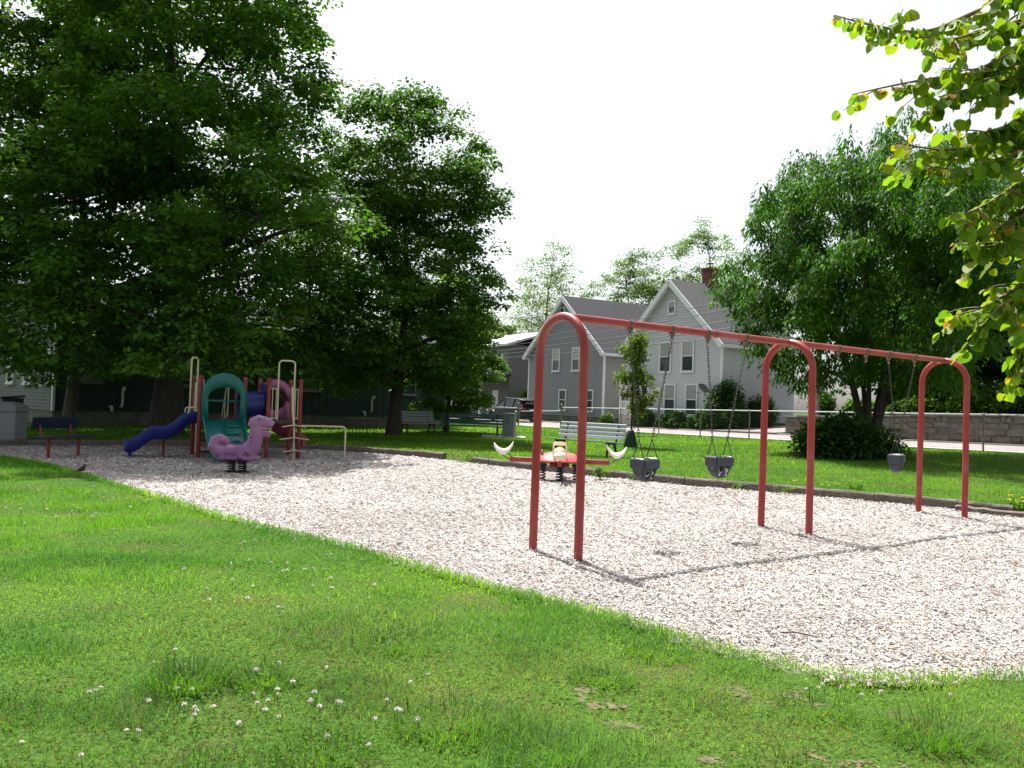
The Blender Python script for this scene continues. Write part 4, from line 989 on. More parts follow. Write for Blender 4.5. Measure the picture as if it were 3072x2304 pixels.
def seesaw():
    t = thing('spring_seesaw', 'four-seat red spring seesaw with white and cream seats', 'seesaw', (1.03, 17.5, 0), R(-3)); t.scale = (1, 1, 1.14)
    for x, y in ((-0.34, 0), (0.34, 0), (0, -0.30), (0.03, 0.30)):
        MB().tube(coil((x, y, 0.0), 0.062, 0.245, 5), 0.0125, 6).build('spring', 'black', t, smooth=60)
        MB().lathe([(0.085, 0.0), (0.085, 0.03), (0.07, 0.045)], 14, (x, y, 0.245)).build('spring_cap', 'black', t, smooth=40)
    # arms
    MB().box(-1.02, 1.02, -0.045, 0.045, 0.30, 0.385).build('arm', 'red_paint', t, bevel=0.01)
    MB().box(-0.045, 0.045, -0.88, 0.88, 0.295, 0.38).build('arm', 'red_paint', t, bevel=0.01)
    MB().lathe([(0.50, 0.340), (0.505, 0.358), (0.45, 0.41), (0.32, 0.465), (0.15, 0.503), (0.02, 0.513)], 28).build('dome', mat('faded_red_plastic', (0.55, 0.10, 0.10), 0.4, var=0.12, vscale=3), t, smooth=50)
    for d, L, m in (((1, 0, 0), 1.16, 'white_pl'), ((-1, 0, 0), 1.16, 'white_pl'), ((0, -1, 0), 0.84, 'cream_pl'), ((0, 1, 0), 0.84, 'cream_pl')):
        d = Vector(d); c = d * L + Vector((0, 0, 0.47)); so = (MB().ellipsoid(c, (0.125, 0.20, 0.075), 18, 12) if abs(d.x) < .5 else banana(c, -d if abs(d.x) > .5 else d, 0.40, 0.10 if abs(d.x) < .5 else 0.11, 0.14)).build('seat', m, t, smooth=70)
        br = MB(); br.tube([d * (L - 0.22) + Vector((0, 0, 0.36)), c + d * -0.1 + Vector((0, 0, -0.02))], 0.010, 6); br.tube([d * (L - 0.18) + Vector((0, 0, 0.30)), c + d * 0.1 + Vector((0, 0, -0.01))], 0.010, 6)
        br.tube([c - d * .1 - Vector((0, 0, 0.03)), c + d * .12 - Vector((0, 0, 0.025))], 0.010, 6)
        br.build('bracket', 'rust', t, smooth=60)
        s = Vector((-d.y, d.x, 0)); hb = d * (0.40 if abs(d.x) < .5 else 0.36) + Vector((0, 0, 0.40))
        hz = 0.25 if abs(d.x) < .5 else 0.12
        MB().tube(fillet([hb - s * .13, hb - s * .13 + Vector((0, 0, hz)), hb + s * .13 + Vector((0, 0, hz)), hb + s * .13], 0.05, 4), 0.016, 8).build('handle', 'cream_pl' if abs(d.x) < .5 else 'red_paint', t, smooth=60)
    for y in (-0.2, 0.2):
        MB().box(-0.2, 0.2, y - .05, y + .05, 0.24, 0.295).build('spring_plate', 'red_dark', t)
seesaw()

# ------------------------------------------------------------------ dinosaur spring rider
def remeshed(b, name, m, parent, vox=0.012, it=6):
    o = b.build(name, m, parent)
    k = o.modifiers.new('join', 'REMESH'); k.mode = 'VOXEL'; k.voxel_size = vox; k.use_smooth_shade = True
    k = o.modifiers.new('soft', 'SMOOTH'); k.factor = 0.5; k.iterations = it
    return o
def dino():
    t = thing('dinosaur_spring_rider', 'purple plastic dinosaur spring rider with open mouth', 'spring rider', (-5.36, 16.78, 0), R(17)); t.scale = (0.80, 0.80, 0.83)
    for x in (-0.13, 0.13):
        MB().tube(coil((x, 0, 0.0), 0.095, 0.27, 5), 0.017, 8).build('spring', 'black', t, smooth=60)
    MB().box(-0.32, 0.32, -0.15, 0.15, 0.265, 0.30).build('mount_plate', 'black', t, bevel=0.01)
    MB().lathe([(0.33, -0.02), (0.31, 0.012)], 20).build('ground_plate', 'black', t)
    b = MB()
    b.ellipsoid((0.0, 0, 0.47), (0.46, 0.20, 0.17), 20, 12)                       # trunk
    b.ellipsoid((-0.18, 0, 0.50), (0.26, 0.22, 0.16), 16, 10)
    b.ellipsoid((0.26, 0, 0.50), (0.24, 0.19, 0.20), 16, 10)
    b.tube([(-0.24, 0, 0.47), (-0.45, 0, 0.50), (-0.56, 0, 0.62), (-0.53, 0, 0.74), (-0.42, 0, 0.79), (-0.30, 0, 0.75), (-0.2, 0, 0.68)], [0.17, 0.17, 0.155, 0.135, 0.115, 0.095, 0.05], 12)   # curled tail
    b.tube([(0.22, 0, 0.46), (0.36, 0, 0.62), (0.42, 0, 0.80), (0.43, 0, 0.97), (0.42, 0, 1.08)], [0.23, 0.20, 0.17, 0.16, 0.15], 14)   # neck
    b.tube([(0.28, 0, 1.06), (0.36, 0, 1.16), (0.48, 0, 1.215), (0.62, 0, 1.19), (0.74, 0, 1.165), (0.82, 0, 1.12)], [0.09, 0.155, 0.16, 0.14, 0.125, 0.085], 14)   # skull and upper jaw
    b.tube([(0.34, 0, 0.99), (0.50, 0, 0.945), (0.66, 0, 0.905), (0.775, 0, 0.90)], [0.15, 0.11, 0.082, 0.06], 12)                  # lower jaw
    for s in (-1, 1):
        b.ellipsoid((0.03, s * 0.17, 0.49), (0.15, 0.07, 0.15), 12, 8, Matrix.Rotation(R(25), 3, 'Y'))      # haunch
        b.tube([(0.04, s * 0.2, 0.40), (0.16, s * 0.23, 0.335), (0.32, s * 0.22, 0.33)], [0.07, 0.055, 0.05], 10)   # foot
        b.ellipsoid((0.46, s * 0.11, 1.28), (0.05, 0.035, 0.035), 10, 6)
    for x in (-0.34, -0.2, -0.06, 0.08, 0.22, 0.36, 0.46):     # scalloped skirt
        for s in (-1, 1): b.ellipsoid((x, s * 0.14, 0.335), (0.095, 0.085, 0.055), 10, 6)
    b.ellipsoid((0.05, 0, 0.335), (0.47, 0.17, 0.05), 18, 8)
    body = remeshed(b, 'body', 'dino', t, 0.014, 4)
    MB().ellipsoid((0.58, 0, 1.02), (0.17, 0.075, 0.045), 12, 8).build('mouth', 'dino_dark', t, smooth=180)
    for i in range(7):
        x = 0.52 + i * 0.038
        for s in (-1, 1):
            MB().lathe([(0.013, 0.0), (0.001, -0.035)], 6, (x + .02, s * (0.115 - 0.009 * i), 1.075 - 0.004 * i)).build('tooth', 'white_pl', t, smooth=40)
            if i < 6: MB().lathe([(0.010, 0.0), (0.001, 0.028)], 6, (x + .02, s * (0.085 - 0.006 * i), 0.985 - 0.006 * i)).build('tooth', 'white_pl', t, smooth=40)
    for s in (-1, 1):
        MB().ellipsoid((0.47, s * 0.148, 1.275), (0.020, 0.010, 0.016), 10, 6).build('eye', 'black', t, smooth=180)
        MB().ellipsoid((0.82, s * 0.05, 1.185), (0.012, 0.012, 0.010), 8, 5).build('nostril', 'dino_dark', t, smooth=180)
    MB().tube(arc((-0.03, 0, 0.66), 0.13, 0, 180, 14), 0.018, 8).build('handle', 'dino', t, smooth=60)
    for s in (-1, 1): MB().tube([(0.30, s * 0.10, 0.83), (0.24, s * 0.20, 0.86), (0.24, s * 0.24, 0.80), (0.29, s * 0.20, 0.74), (0.33, s * 0.10, 0.74)], 0.018, 8).build('handle', 'dino', t, smooth=60)
dino()

# ------------------------------------------------------------------ play tower
def tower():
    t = thing('play_tower', 'play structure with blue wave slide, green double slide and tunnel under the maple', 'play structure', (-7.25, 19.83, 0), R(28.2))
    Z = 0.91
    posts = [(0, 0), (1.0, 0), (0, 1.0), (1.0, 1.0), (1.56, 0), (2.33, 0), (1.56, 1.0), (2.33, 1.0)]
    for x, y in posts:
        b = MB().tube([(x, y, -0.2), (x, y, 1.88)], 0.052, 16); o = b.build('post', 'red_dark', t, smooth=50)
        MB().lathe([(0.056, 0), (0.056, 0.03), (0.035, 0.055), (0.005, 0.062)], 16, (x, y, 1.88)).build('post_cap', 'red_dark', o, smooth=50)
    for x0, x1 in ((0.0, 1.0), (1.56, 2.33)):
        MB().box(x0 + .05, x1 - .05, 0.05, 0.95, Z - 0.07, Z).build('deck', 'deck', t, bevel=0.01)
    # green double slide facing -y with arched hood
    sl = MB(); prof = [(0.05, Z + .0), (-0.15, Z - .04), (-0.45, Z - .30), (-0.85, Z - .60), (-1.15, Z - .76), (-1.45, Z - .80)]
    rows = []
    for y, z in prof:
        k = [(0.03, z + .19), (0.05, z + .2), (0.09, z + .02), (0.14, z), (0.44, z), (0.48, z + .03), (0.50, z + .11), (0.52, z + .03), (0.56, z), (0.86, z), (0.91, z + .02), (0.95, z + .2), (0.97, z + .19)]
        rows.append([(x, y, zz) for x, zz in k])
    sl.grid(rows); sl.build('double_slide', 'green_pl', t, smooth=40, solid=0.018)
    for z_ in range(5):   # steps moulded in the right-hand chute
        y = -0.28 - 0.2 * z_; zz = np.interp(-y, [0.15, .45, .85, 1.15, 1.45], [Z - .04, Z - .30, Z - .60, Z - .76, Z - .80])
        MB().box(0.57, 0.85, y - .05, y + .05, zz - .01, zz + .035).build('step', 'green_pl', t, bevel=0.015)
    h = MB(); rows = []
    for j in range(6):      # hood shell
        y = 0.10 - 0.30 * j / 5; k = 1 - 0.10 * (j / 5) ** 2
        ring = [(0.06, y, Z - .02), (0.06, y, Z + .4)] + [tuple(p) for p in arc((0.5, y, Z + 0.62), 0.44, 180, 0, 14, (1, 0, 0), (0, 0, 1.0 * k))] + [(0.94, y, Z + .4), (0.94, y, Z - .02)]
        rows.append(ring)
    h.grid(rows); h.build('slide_hood', 'green_pl', t, smooth=40, solid=0.03)
    f = MB()      # hood front rim, thicker towards the top
    inn = [(0.16, Z + .0), (0.14, Z + .4)] + [(p.x, p.z) for p in arc((0.5, 0, Z + 0.50), 0.37, 175, 5, 12, (1, 0, 0), (0, 0, 0.72))] + [(0.86, Z + .4), (0.84, Z + .0)]
    out = [(0.0, Z - .05), (0.0, Z + .4)] + [(p.x, p.z) for p in arc((0.5, 0, Z + 0.60), 0.50, 178, 2, 12, (1, 0, 0), (0, 0, 1.0))] + [(1.0, Z + .4), (1.0, Z - .05)]
    f.grid([[(a[0], -0.20, a[1]) for a in out], [(a[0], -0.24, a[1]) for a in inn]]); f.build('hood_rim', 'green_pl', t, smooth=60, solid=0.04)
    MB().box(0.08, 0.92, -0.02, 0.03, Z + .42, Z + .47).build('sit_bar', 'green_pl', t, bevel=0.01)
    # blue wave slide to the left (-x)
    ws = MB(); rows = []
    for i in range(26):
        u = i / 25; x = 0.02 - 1.55 * u
        z = Z - 0.02 - (Z - 0.20) * (u ** 0.95) + 0.075 * math.sin(u * 2 * math.pi * 2.0 - .3) * (1 - .25 * u)
        if u > 0.93: z = max(z, 0.19)
        sec = [(0.20, z + .10), (0.21, z + .19), (0.235, z + .20), (0.27, z + .04), (0.32, z), (0.68, z), (0.73, z + .04), (0.765, z + .20), (0.79, z + .19), (0.80, z - .07)]
        sec = [(0.20, z - .07)] + sec[1:]
        rows.append([(x, y, zz) for y, zz in sec])
    ws.grid(rows); ws.build('wave_slide', 'blue_pl', t, smooth=50, solid=0.02)
    for y in (0.3, 0.7): MB().tube([(-1.42, y, -0.1), (-1.42, y, 0.19)], 0.022, 8).build('slide_foot', 'blue_pl', t, smooth=50)
    MB().tube([(-0.7, 0.5, -0.1), (-0.7, 0.5, 0.45)], 0.03, 8).build('slide_foot', 'red_dark', t, smooth=50)
    # cream rails over the wave slide
    for y in (0.22, 0.78):
        MB().tube(fillet([(-0.02, y, Z + .02), (-0.22, y, Z + .02), (-0.22, y, Z + .26), (-0.02, y, Z + .26)], 0.07, 5), 0.017, 8).build('grab_handle', 'cream', t, smooth=60)
    MB().tube(fillet([(-0.17, 0.42, Z - .02), (-0.17, 0.42, 2.36), (0.0, 0.60, 2.36), (0.0, 0.60, Z)], 0.09, 8), 0.021, 10).build('tall_loop', 'cream', t, smooth=60)
    for y0, y1 in ((0.06, 0.30), (0.68, 0.94)):
        MB().tube([(0, y0, Z + .84), (0, y1, Z + .84)], 0.014, 8).build('rail', 'cream', t, smooth=60)
        MB().tube([(0, y0, Z + .08), (0, y1, Z + .08)], 0.014, 8).build('rail', 'cream', t, smooth=60)
        for k in range(3): yy = y0 + (y1 - y0) * (k + .5) / 3; MB().tube([(0, yy, Z + .08), (0, yy, Z + .84)], 0.011, 8).build('baluster', 'cream', t, smooth=60)
    # tunnel
    tr = []
    for i in range(9):
        x = 0.98 + 0.60 * i / 8; rr = 0.29 + (0.02 if i in (0, 8) else 0) + 0.008 * (i % 2)
        tr.append([(x, 0.5 + rr * math.cos(a * math.pi / 12), Z + .38 + rr * math.sin(a * math.pi / 12)) for a in range(25)])
    MB().grid(tr).build('tunnel', 'blue_pl', t, smooth=50, solid=0.02)
    for x in (1.0, 1.56):      # square panels round the tunnel mouths
        ri = [(0.5 + 0.28 * math.cos(a * math.pi / 12), Z + .38 + 0.28 * math.sin(a * math.pi / 12)) for a in range(25)]
        ro = []
        for a in range(25):
            c_, s_ = math.cos(a * math.pi / 12), math.sin(a * math.pi / 12); k = 0.44 / max(abs(c_), abs(s_)); ro.append((0.5 + c_ * k, Z + .44 + s_ * k))
        MB().grid([[(x, a, b_) for a, b_ in ri], [(x, a, b_) for a, b_ in ro]]).build('tunnel_panel', 'blue_pl', t, solid=0.03)
    # stair with handrails behind the left deck
    for k in range(3): MB().box(0.22, 0.78, 1.05 + k * .25, 1.28 + k * .25, Z - .3 * (k + 1) + .02, Z - .3 * (k + 1) + .06).build('stair_tread', 'deck', t)
    for x in (0.2, 0.8):
        MB().tube(fillet([(x, 1.0, Z + .05), (x, 1.0, 1.86), (x, 1.18, 1.86), (x, 1.9, 0.85), (x, 1.9, 0.0)], 0.1, 5), 0.018, 8).build('handrail', 'cream', t, smooth=60)
        MB().tube([(x, 1.05, Z + .2), (x, 1.8, 0.2)], 0.016, 8).build('lower_rail', 'cream', t, smooth=60)
        MB().tube([(x, 1.45, 0.5), (x, 1.45, 1.5)], 0.012, 8).build('baluster', 'cream', t, smooth=60)
    # right deck: arch and barriers at the front
    for y, r_ in ((-0.02, 0.021),):
        MB().tube(fillet([(1.78, y, Z + .02), (1.78, y, 2.38), (2.17, y, 2.38), (2.17, y, Z + .02)], 0.11, 8), r_, 10).build('entry_arch', 'cream', t, smooth=60)
    for x0, x1 in ((1.60, 1.78), (2.17, 2.30)):
        for z in (Z + .06, Z + .78): MB().tube([(x0, -0.01, z), (x1, -0.01, z)], 0.014, 8).build('rail', 'cream', t, smooth=60)
        for k in range(2): xx = x0 + (x1 - x0) * (k + .6) / 2; MB().tube([(xx, -0.01, Z + .06), (xx, -0.01, Z + .78)], 0.011, 8).build('baluster', 'cream', t, smooth=60)
    cl = MB().tube(fillet([(2.12, -0.05, 1.75), (2.12, -0.12, 1.2), (2.12, -0.35, 0.8), (2.12, -0.42, -0.1)], 0.15, 5), 0.024, 10).build('climber_pole', 'cream', t, smooth=60)
    for z, y, hw in ((0.80, -0.35, 0.29), (0.50, -0.39, 0.35), (0.20, -0.42, 0.29)):
        g = []
        for i in range(9):
            u = -1 + i / 4; ring = []
            for k in range(9): a = 2 * math.pi * k / 8; ring.append((2.12 + hw * u, y + 0.10 * (1 - .5 * u * u) * math.cos(a), z + 0.02 * math.cos(3 * u) + 0.016 * math.sin(a)))
            g.append(ring)
        MB().grid(g).build('climber_step', 'cream', cl, smooth=60)
    # pink crawl panel and curved slide at the back of the right deck
    pts = [(1.50, Z + .60), (1.58, Z + .86)] + [(p.x, p.z) for p in arc((1.945, 0, Z + .62), 0.40, 155, 25, 12, (1, 0, 0), (0, 0, 1))] + [(2.34, Z + .86), (2.40, Z + .60)]
    lo = [(1.56, Z + .50)] + [(1.62, Z + .50)] + [(p.x, p.z) for p in arc((1.945, 0, Z + .55), 0.27, 175, 5, 12, (1, 0, 0), (0, 0, 1))] + [(2.28, Z + .5), (2.34, Z + .5)]
    MB().grid([[(a, 0.97, b_) for a, b_ in pts], [(a, 0.93, b_) for a, b_ in lo]]).build('panel_arch', 'pink_pl', t, smooth=50, solid=0.06)
    low = [(1.60, Z + .02)] + [(1.64 + .05 * i, Z + .02) for i in range(14)] + [(2.32, Z + .02)]; low = low[:len(lo)]
    mid = [(x_, z_) for x_, z_ in [(1.60, Z + .48)] + [(1.62, Z + .47)] + [(p.x, p.z) for p in arc((1.945, 0, Z + .50), 0.26, 185, 355, 12, (1, 0, 0), (0, 0, 1))] + [(2.28, Z + .47), (2.30, Z + .48)]]
    MB().grid([[(a, 0.96, b_) for a, b_ in mid], [(1.60 + 0.70 * i / (len(mid) - 1), 0.97, Z - .05) for i in range(len(mid))]]).build('panel_lower', 'pink_pl', t, smooth=50, solid=0.05)
    P = []
    for i in range(17):      # half-open curling chute
        u = i / 16; a = R(90 - 120 * u); cx, cy = 1.945 + 0.55 - 0.55 * math.cos(R(120 * u)), 1.0 + 0.75 * math.sin(R(120 * u)) * 1.1
        cx, cy = 1.945 + 0.75 * (1 - math.cos(R(110 * u))), 1.0 + 0.9 * math.sin(R(110 * u)); tx, ty = math.sin(R(110 * u)) * .75, .9 * math.cos(R(110 * u)); L = math.hypot(tx, ty); nx, ny = -ty / L, tx / L
        z = Z - (Z - .2) * u ** 0.9; ring = []
        for k in range(11):
            b_ = R(-170 + 160 * k / 10) if u > 0.15 else R(-170 + 160 * k / 10)
            ring.append((cx + nx * .31 * math.cos(b_), cy + ny * .31 * math.cos(b_), z + .30 + .33 * math.sin(b_)))
        P.append(ring)
    MB().grid(P).build('curved_slide', 'maroon_pl', t, smooth=60, solid=0.025)
    MB().grid([[(1.945 + .30 * math.cos(R(a)), y, Z + .33 + .32 * math.sin(R(a))) for a in range(-20, 201, 20)] for y in (1.0, 1.12, 1.3)]).build('slide_cowl', 'maroon_pl', t, smooth=60, solid=0.025)
    # turning bar on the right
    MB().tube(fillet([(2.33, 0.02, 0.80), (3.42, -0.28, 0.80), (3.42, -0.28, -0.1)], 0.10, 6), 0.022, 10).build('turning_bar', 'cream', t, smooth=60)
tower()

# ------------------------------------------------------------------ benches
def slat_bench(name, label, loc, rotz, L, slat, frame, nb=4, group='park benches', armless=True):
    """faces local -y"""
    t = thing(name, label, 'bench', loc, rotz, group)
    for i in range(nb):
        z = 0.50 + i * 0.112; y = 0.20 + i * 0.036
        MB().obox((0, y, z + .04), (L / 2, 0, 0), (0, 0.016, 0.005), (0, -0.014, 0.046)).build('back_slat', slat, t, bevel=0.006)
    for i in range(4):
        y = -0.26 + i * 0.115; MB().obox((0, y, 0.435 - 0.008 * i), (L / 2, 0, 0), (0, 0.048, -.003), (0, 0, 0.018)).build('seat_slat', slat, t, bevel=0.006)
    for x in (-L / 2 + .25, L / 2 - .25):
        b = MB(); b.bar((x, -0.30, 0.40), (x, 0.18, 0.37), 0.05, 0.045); b.bar((x, 0.17, 0.36), (x, 0.335, 0.95), 0.05, 0.04, (1, 0, 0)); b.bar((x, 0.10, 0.38), (x, 0.24, 0.0), 0.055, 0.05, (1, 0, 0)); b.bar((x, -0.18, 0.38), (x, -0.27, 0.0), 0.055, 0.05, (1, 0, 0))
        b.build('end_frame', frame, t, bevel=0.008)
    return t
wb = (2.14, 23.9); slat_bench('slatted_bench', 'weathered pale slatted bench behind the spring seesaw', (wb[0], wb[1], tz(*wb)), math.atan2(-1.4, 1.63), 2.25, 'bench_white', 'iron')
gb = (-1.55, 34.6); slat_bench('slatted_bench', 'long dark green slatted bench seen from behind, by the grey cabinet', (gb[0], gb[1], tz(*gb)), R(176), 2.55, 'bench_green', 'iron', nb=4)
sb = (-3.85, 35.4); slat_bench('slatted_bench', 'pale slatted bench half hidden by the second maple trunk', (sb[0], sb[1], tz(*sb)), R(38), 1.8, 'bench_white', 'iron')
def blue_bench():
    t = thing('blue_bench', 'small navy bench with red legs beside the grey litter bin', 'bench', (-9.93, 19.0, 0.0), math.atan2(0.957, 0.29), 'park benches')
    # local x along the bench, faces local -y
    MB().obox((0, -0.02, 0.45), (0.66, 0, 0), (0, 0.20, 0), (0, 0, 0.022)).build('seat', 'bench_blue', t, bevel=0.02)
    MB().obox((0, 0.29, 0.745), (0.64, 0, 0), (0, 0.02, 0.004), (0, -0.035, 0.135)).build('backrest', 'bench_blue', t, bevel=0.03)
    for x in (-0.42, 0.42):
        MB().tube([(x, 0.02, -0.1), (x, 0.02, 0.42)], 0.036, 10).build('leg', 'red_dark', t, smooth=50)
        MB().tube(fillet([(x, -0.16, 0.415), (x, 0.20, 0.415), (x, 0.31, 0.74)], 0.08, 5), 0.024, 8).build('back_support', 'red_dark', t, smooth=50)
blue_bench()

# ------------------------------------------------------------------ bin, cart, cabinet, bike rack
def litter_bin():
    z = tz(-13.0, 22.3); t = thing('litter_bin', 'pale grey octagonal litter bin at the edge of the play area', 'bin', (-13.27, 22.35, z), 0)
    ph = R(10)
    MB().lathe([(0.54, 0.0), (0.55, 0.05), (0.55, 0.16)], 8, ph=ph).build('base', 'bin', t, bevel=0.008)
    MB().lathe([(0.535, 0.165), (0.535, 0.72)], 8, ph=ph).build('body', 'bin', t, bevel=0.008)
    lid = MB().lathe([(0.55, 0.73), (0.555, 0.88), (0.42, 0.955), (0.20, 0.985), (0.02, 0.99)], 8, ph=ph).build('lid', 'bin', t, bevel=0.01)
litter_bin()
def cart(x, y, label):
    z = tz(x, y); t = thing('wheeled_bin', label, 'bin', (x, y, z), R(35))
    MB().prism([(-0.26, 0.08), (0.26, 0.08), (0.32, 1.0), (-0.30, 1.0)], -0.3, 0.3, 'y').build('body', 'cart', t, bevel=0.02)
    MB().obox((0.0, 0, 1.04), (0.36, 0, 0.03), (0, 0.34, 0), (0, 0, 0.03)).build('lid', 'cart', t, bevel=0.02)
    MB().tube([(-0.38, -0.25, 1.0), (-0.38, 0.25, 1.0)], 0.018, 8).build('handle', 'cart', t, smooth=50)
    for y_ in (-0.26, 0.26):
        wv = MB().lathe([(0.12, -0.03), (0.12, 0.03)], 14); wv.v = [(v[0] - .24, v[2] + y_, v[1] + .12) for v in wv.v]; wv.build('wheel', 'tyre', t, smooth=40)
cart(-16.55, 28.2, 'dark wheeled rubbish bin behind the grey litter bin')
def cabinet():
    x, y = -0.05, 34.6; z = tz(x, y)
    tag(MB().box(-1.15, 0.62, 33.85, 35.3, z - 0.05, z + 0.05).build('concrete_pad', 'concrete', bevel=0.01), 'pale concrete pad under the grey cabinet', 'concrete pad')
    t = thing('utility_cabinet', 'tall grey-green metal utility cabinet on a concrete pad', 'cabinet', (x, y, z + 0.05), R(-14))
    MB().box(-0.24, 0.24, -0.2, 0.2, 0, 0.90).build('body', 'box', t, bevel=0.012)
    MB().box(-0.26, 0.26, -0.22, 0.22, 0.902, 0.94).build('lid', 'box', t, bevel=0.01)
    d = MB().box(-0.20, 0.20, -0.212, -0.202, 0.05, 0.86).build('door', 'box', t, bevel=0.004)
    MB().box(-0.02, 0.02, -0.24, -0.213, 0.52, 0.62).build('latch', 'iron', d)
    MB().box(-0.10, 0.06, -0.216, -0.2125, 0.68, 0.76).build('label_plate', 'dish', d)
cabinet()
def bike_rack():
    x, y = -5.6, 32.0; z = tz(x, y); t = thing('bike_rack', 'dark metal bike rack with five narrow hoops on the shaded lawn', 'bike rack', (x, y, z), R(4))
    MB().bar((-0.62, 0, 0.63), (0.62, 0, 0.63), 0.05, 0.03).build('top_bar', 'galv_old', t)
    for k in range(5):
        xx = -0.52 + 0.26 * k; MB().tube([(xx - .05, -0.0, 0.62), (xx - .055, 0.0, 0.0), ], 0.014, 8).build('upright', 'iron', t, smooth=50); MB().tube([(xx + .05, 0, 0.62), (xx + .055, 0.0, 0)], 0.014, 8).build('upright', 'iron', t, smooth=50)
bike_rack()

# ------------------------------------------------------------------ timber edging
def timbers():
    t = thing('timber_edging', 'weathered landscape timbers edging the far side of the wood chips', 'edging', (0, 0, 0))
    line = [Vector((p[0], p[1], 0)) for p in FAR_EDGE[1:]]
    rs = random.Random(8); segs = []
    for a, b in zip(line, line[1:]):
        d = b - a; n = max(1, round(d.length / 2.4))
        for i in range(n): segs.append((a + d * (i / n), a + d * ((i + 1) / n)))
    for a, b in segs:
        if -1.75 < b.x < -1.0 and -1.0 < a.x < 0: a = a.lerp(b, 0.0); b = a.lerp(b, 0.35)
        d = (b - a).normalized(); nr = Vector((-d.y, d.x, 0)); nr = nr if nr.y > 0 else -nr
        h = 0.155 + rs.uniform(-.012, .012); n = 9; P = []
        for i in range(n + 1):
            u = i / n; c = a + (b - a) * (0.004 + 0.992 * u); w_ = 0.075; j = lambda s: rs.uniform(-s, s)
            ring = [c - nr * w_ + Vector((0, 0, -0.06)), c - nr * (w_ + j(.006)) + Vector((0, 0, h - .03 + j(.006))), c - nr * (w_ - .025) + Vector((0, 0, h + j(.006))), c + nr * (w_ - .02) + Vector((0, 0, h + j(.006))), c + nr * w_ + Vector((0, 0, h - .03)), c + nr * w_ + Vector((0, 0, -.06))]
            P.append(ring + [ring[0]])
        m = MB().grid([r[::-1] for r in P]); m.add(P[0][:-1], [tuple(range(6))]); m.add(P[-1][:-1], [tuple(range(5, -1, -1))])
        m.build('timber', 'timber', t, smooth=35)
    # rotten half-timber lying in front at the right end
    a, b = Vector((7.55, 14.35, 0)), Vector((8.75, 13.35, 0))
    d = (b - a).normalized(); nr = Vector((d.y, -d.x, 0)); nr = nr if nr.y < 0 else -nr; P = []
    for i in range(12):
        u = i / 11; c = a + (b - a) * u + nr * 0.05; hh = 0.10 + rs.uniform(-.03, .015)
        ring = [c - nr * .02 + Vector((0, 0, -.05)), c - nr * .02 + Vector((0, 0, hh)), c + nr * (.06 + rs.uniform(-.02, .02)) + Vector((0, 0, hh - .02)), c + nr * .08 + Vector((0, 0, -.05))]
        P.append(ring + [ring[0]])
    m = MB().grid(P); m.add(P[0][:-1], [(3, 2, 1, 0)]); m.add(P[-1][:-1], [(0, 1, 2, 3)]); m.build('rotten_timber', 'timber', t, smooth=35)
timbers()

# ------------------------------------------------------------------ small things on the ground
def robin():
    t = thing('robin', 'small red-breasted bird standing on the wood chips by the lawn edge', 'bird', (-7.62, 15.2, 0.01), R(60))
    MB().tube([(-0.135, 0, 0.045), (-0.085, 0, 0.062), (-0.045, 0, 0.078), (0.0, 0, 0.095), (0.03, 0, 0.115), (0.048, 0, 0.142), (0.064, 0, 0.158), (0.086, 0, 0.160)], [0.010, 0.014, 0.032, 0.046, 0.043, 0.029, 0.030, 0.006], 12).build('body', 'robin_d', t, smooth=180)
    MB().ellipsoid((0.022, 0, 0.090), (0.042, 0.036, 0.040), 12, 8).build('breast', 'robin_r', t, smooth=180)
    k = MB().lathe([(0.007, 0), (0.001, 0.024)], 6).build('beak', mat('beak_yellow', (0.5, 0.32, 0.05), 0.5), t, smooth=40)
    k.location = (0.08, 0, 0.158); k.rotation_euler = (0, R(95), 0)
    for y in (-0.016, 0.016): MB().tube([(0.0, y, 0.06), (0.006, y, 0.0), (0.03, y, 0.0)], 0.0025, 5).build('leg', 'stick', t, smooth=60)
robin()
tag(MB().tube([(1.93, 5.98, 0.012), (2.02, 5.93, 0.028), (2.11, 5.90, 0.02), (2.17, 5.87, 0.012)], [0.004, 0.006, 0.005, 0.003], 6).build('stick', 'stick', smooth=60), 'thin brown stick lying on the wood chips', 'stick')

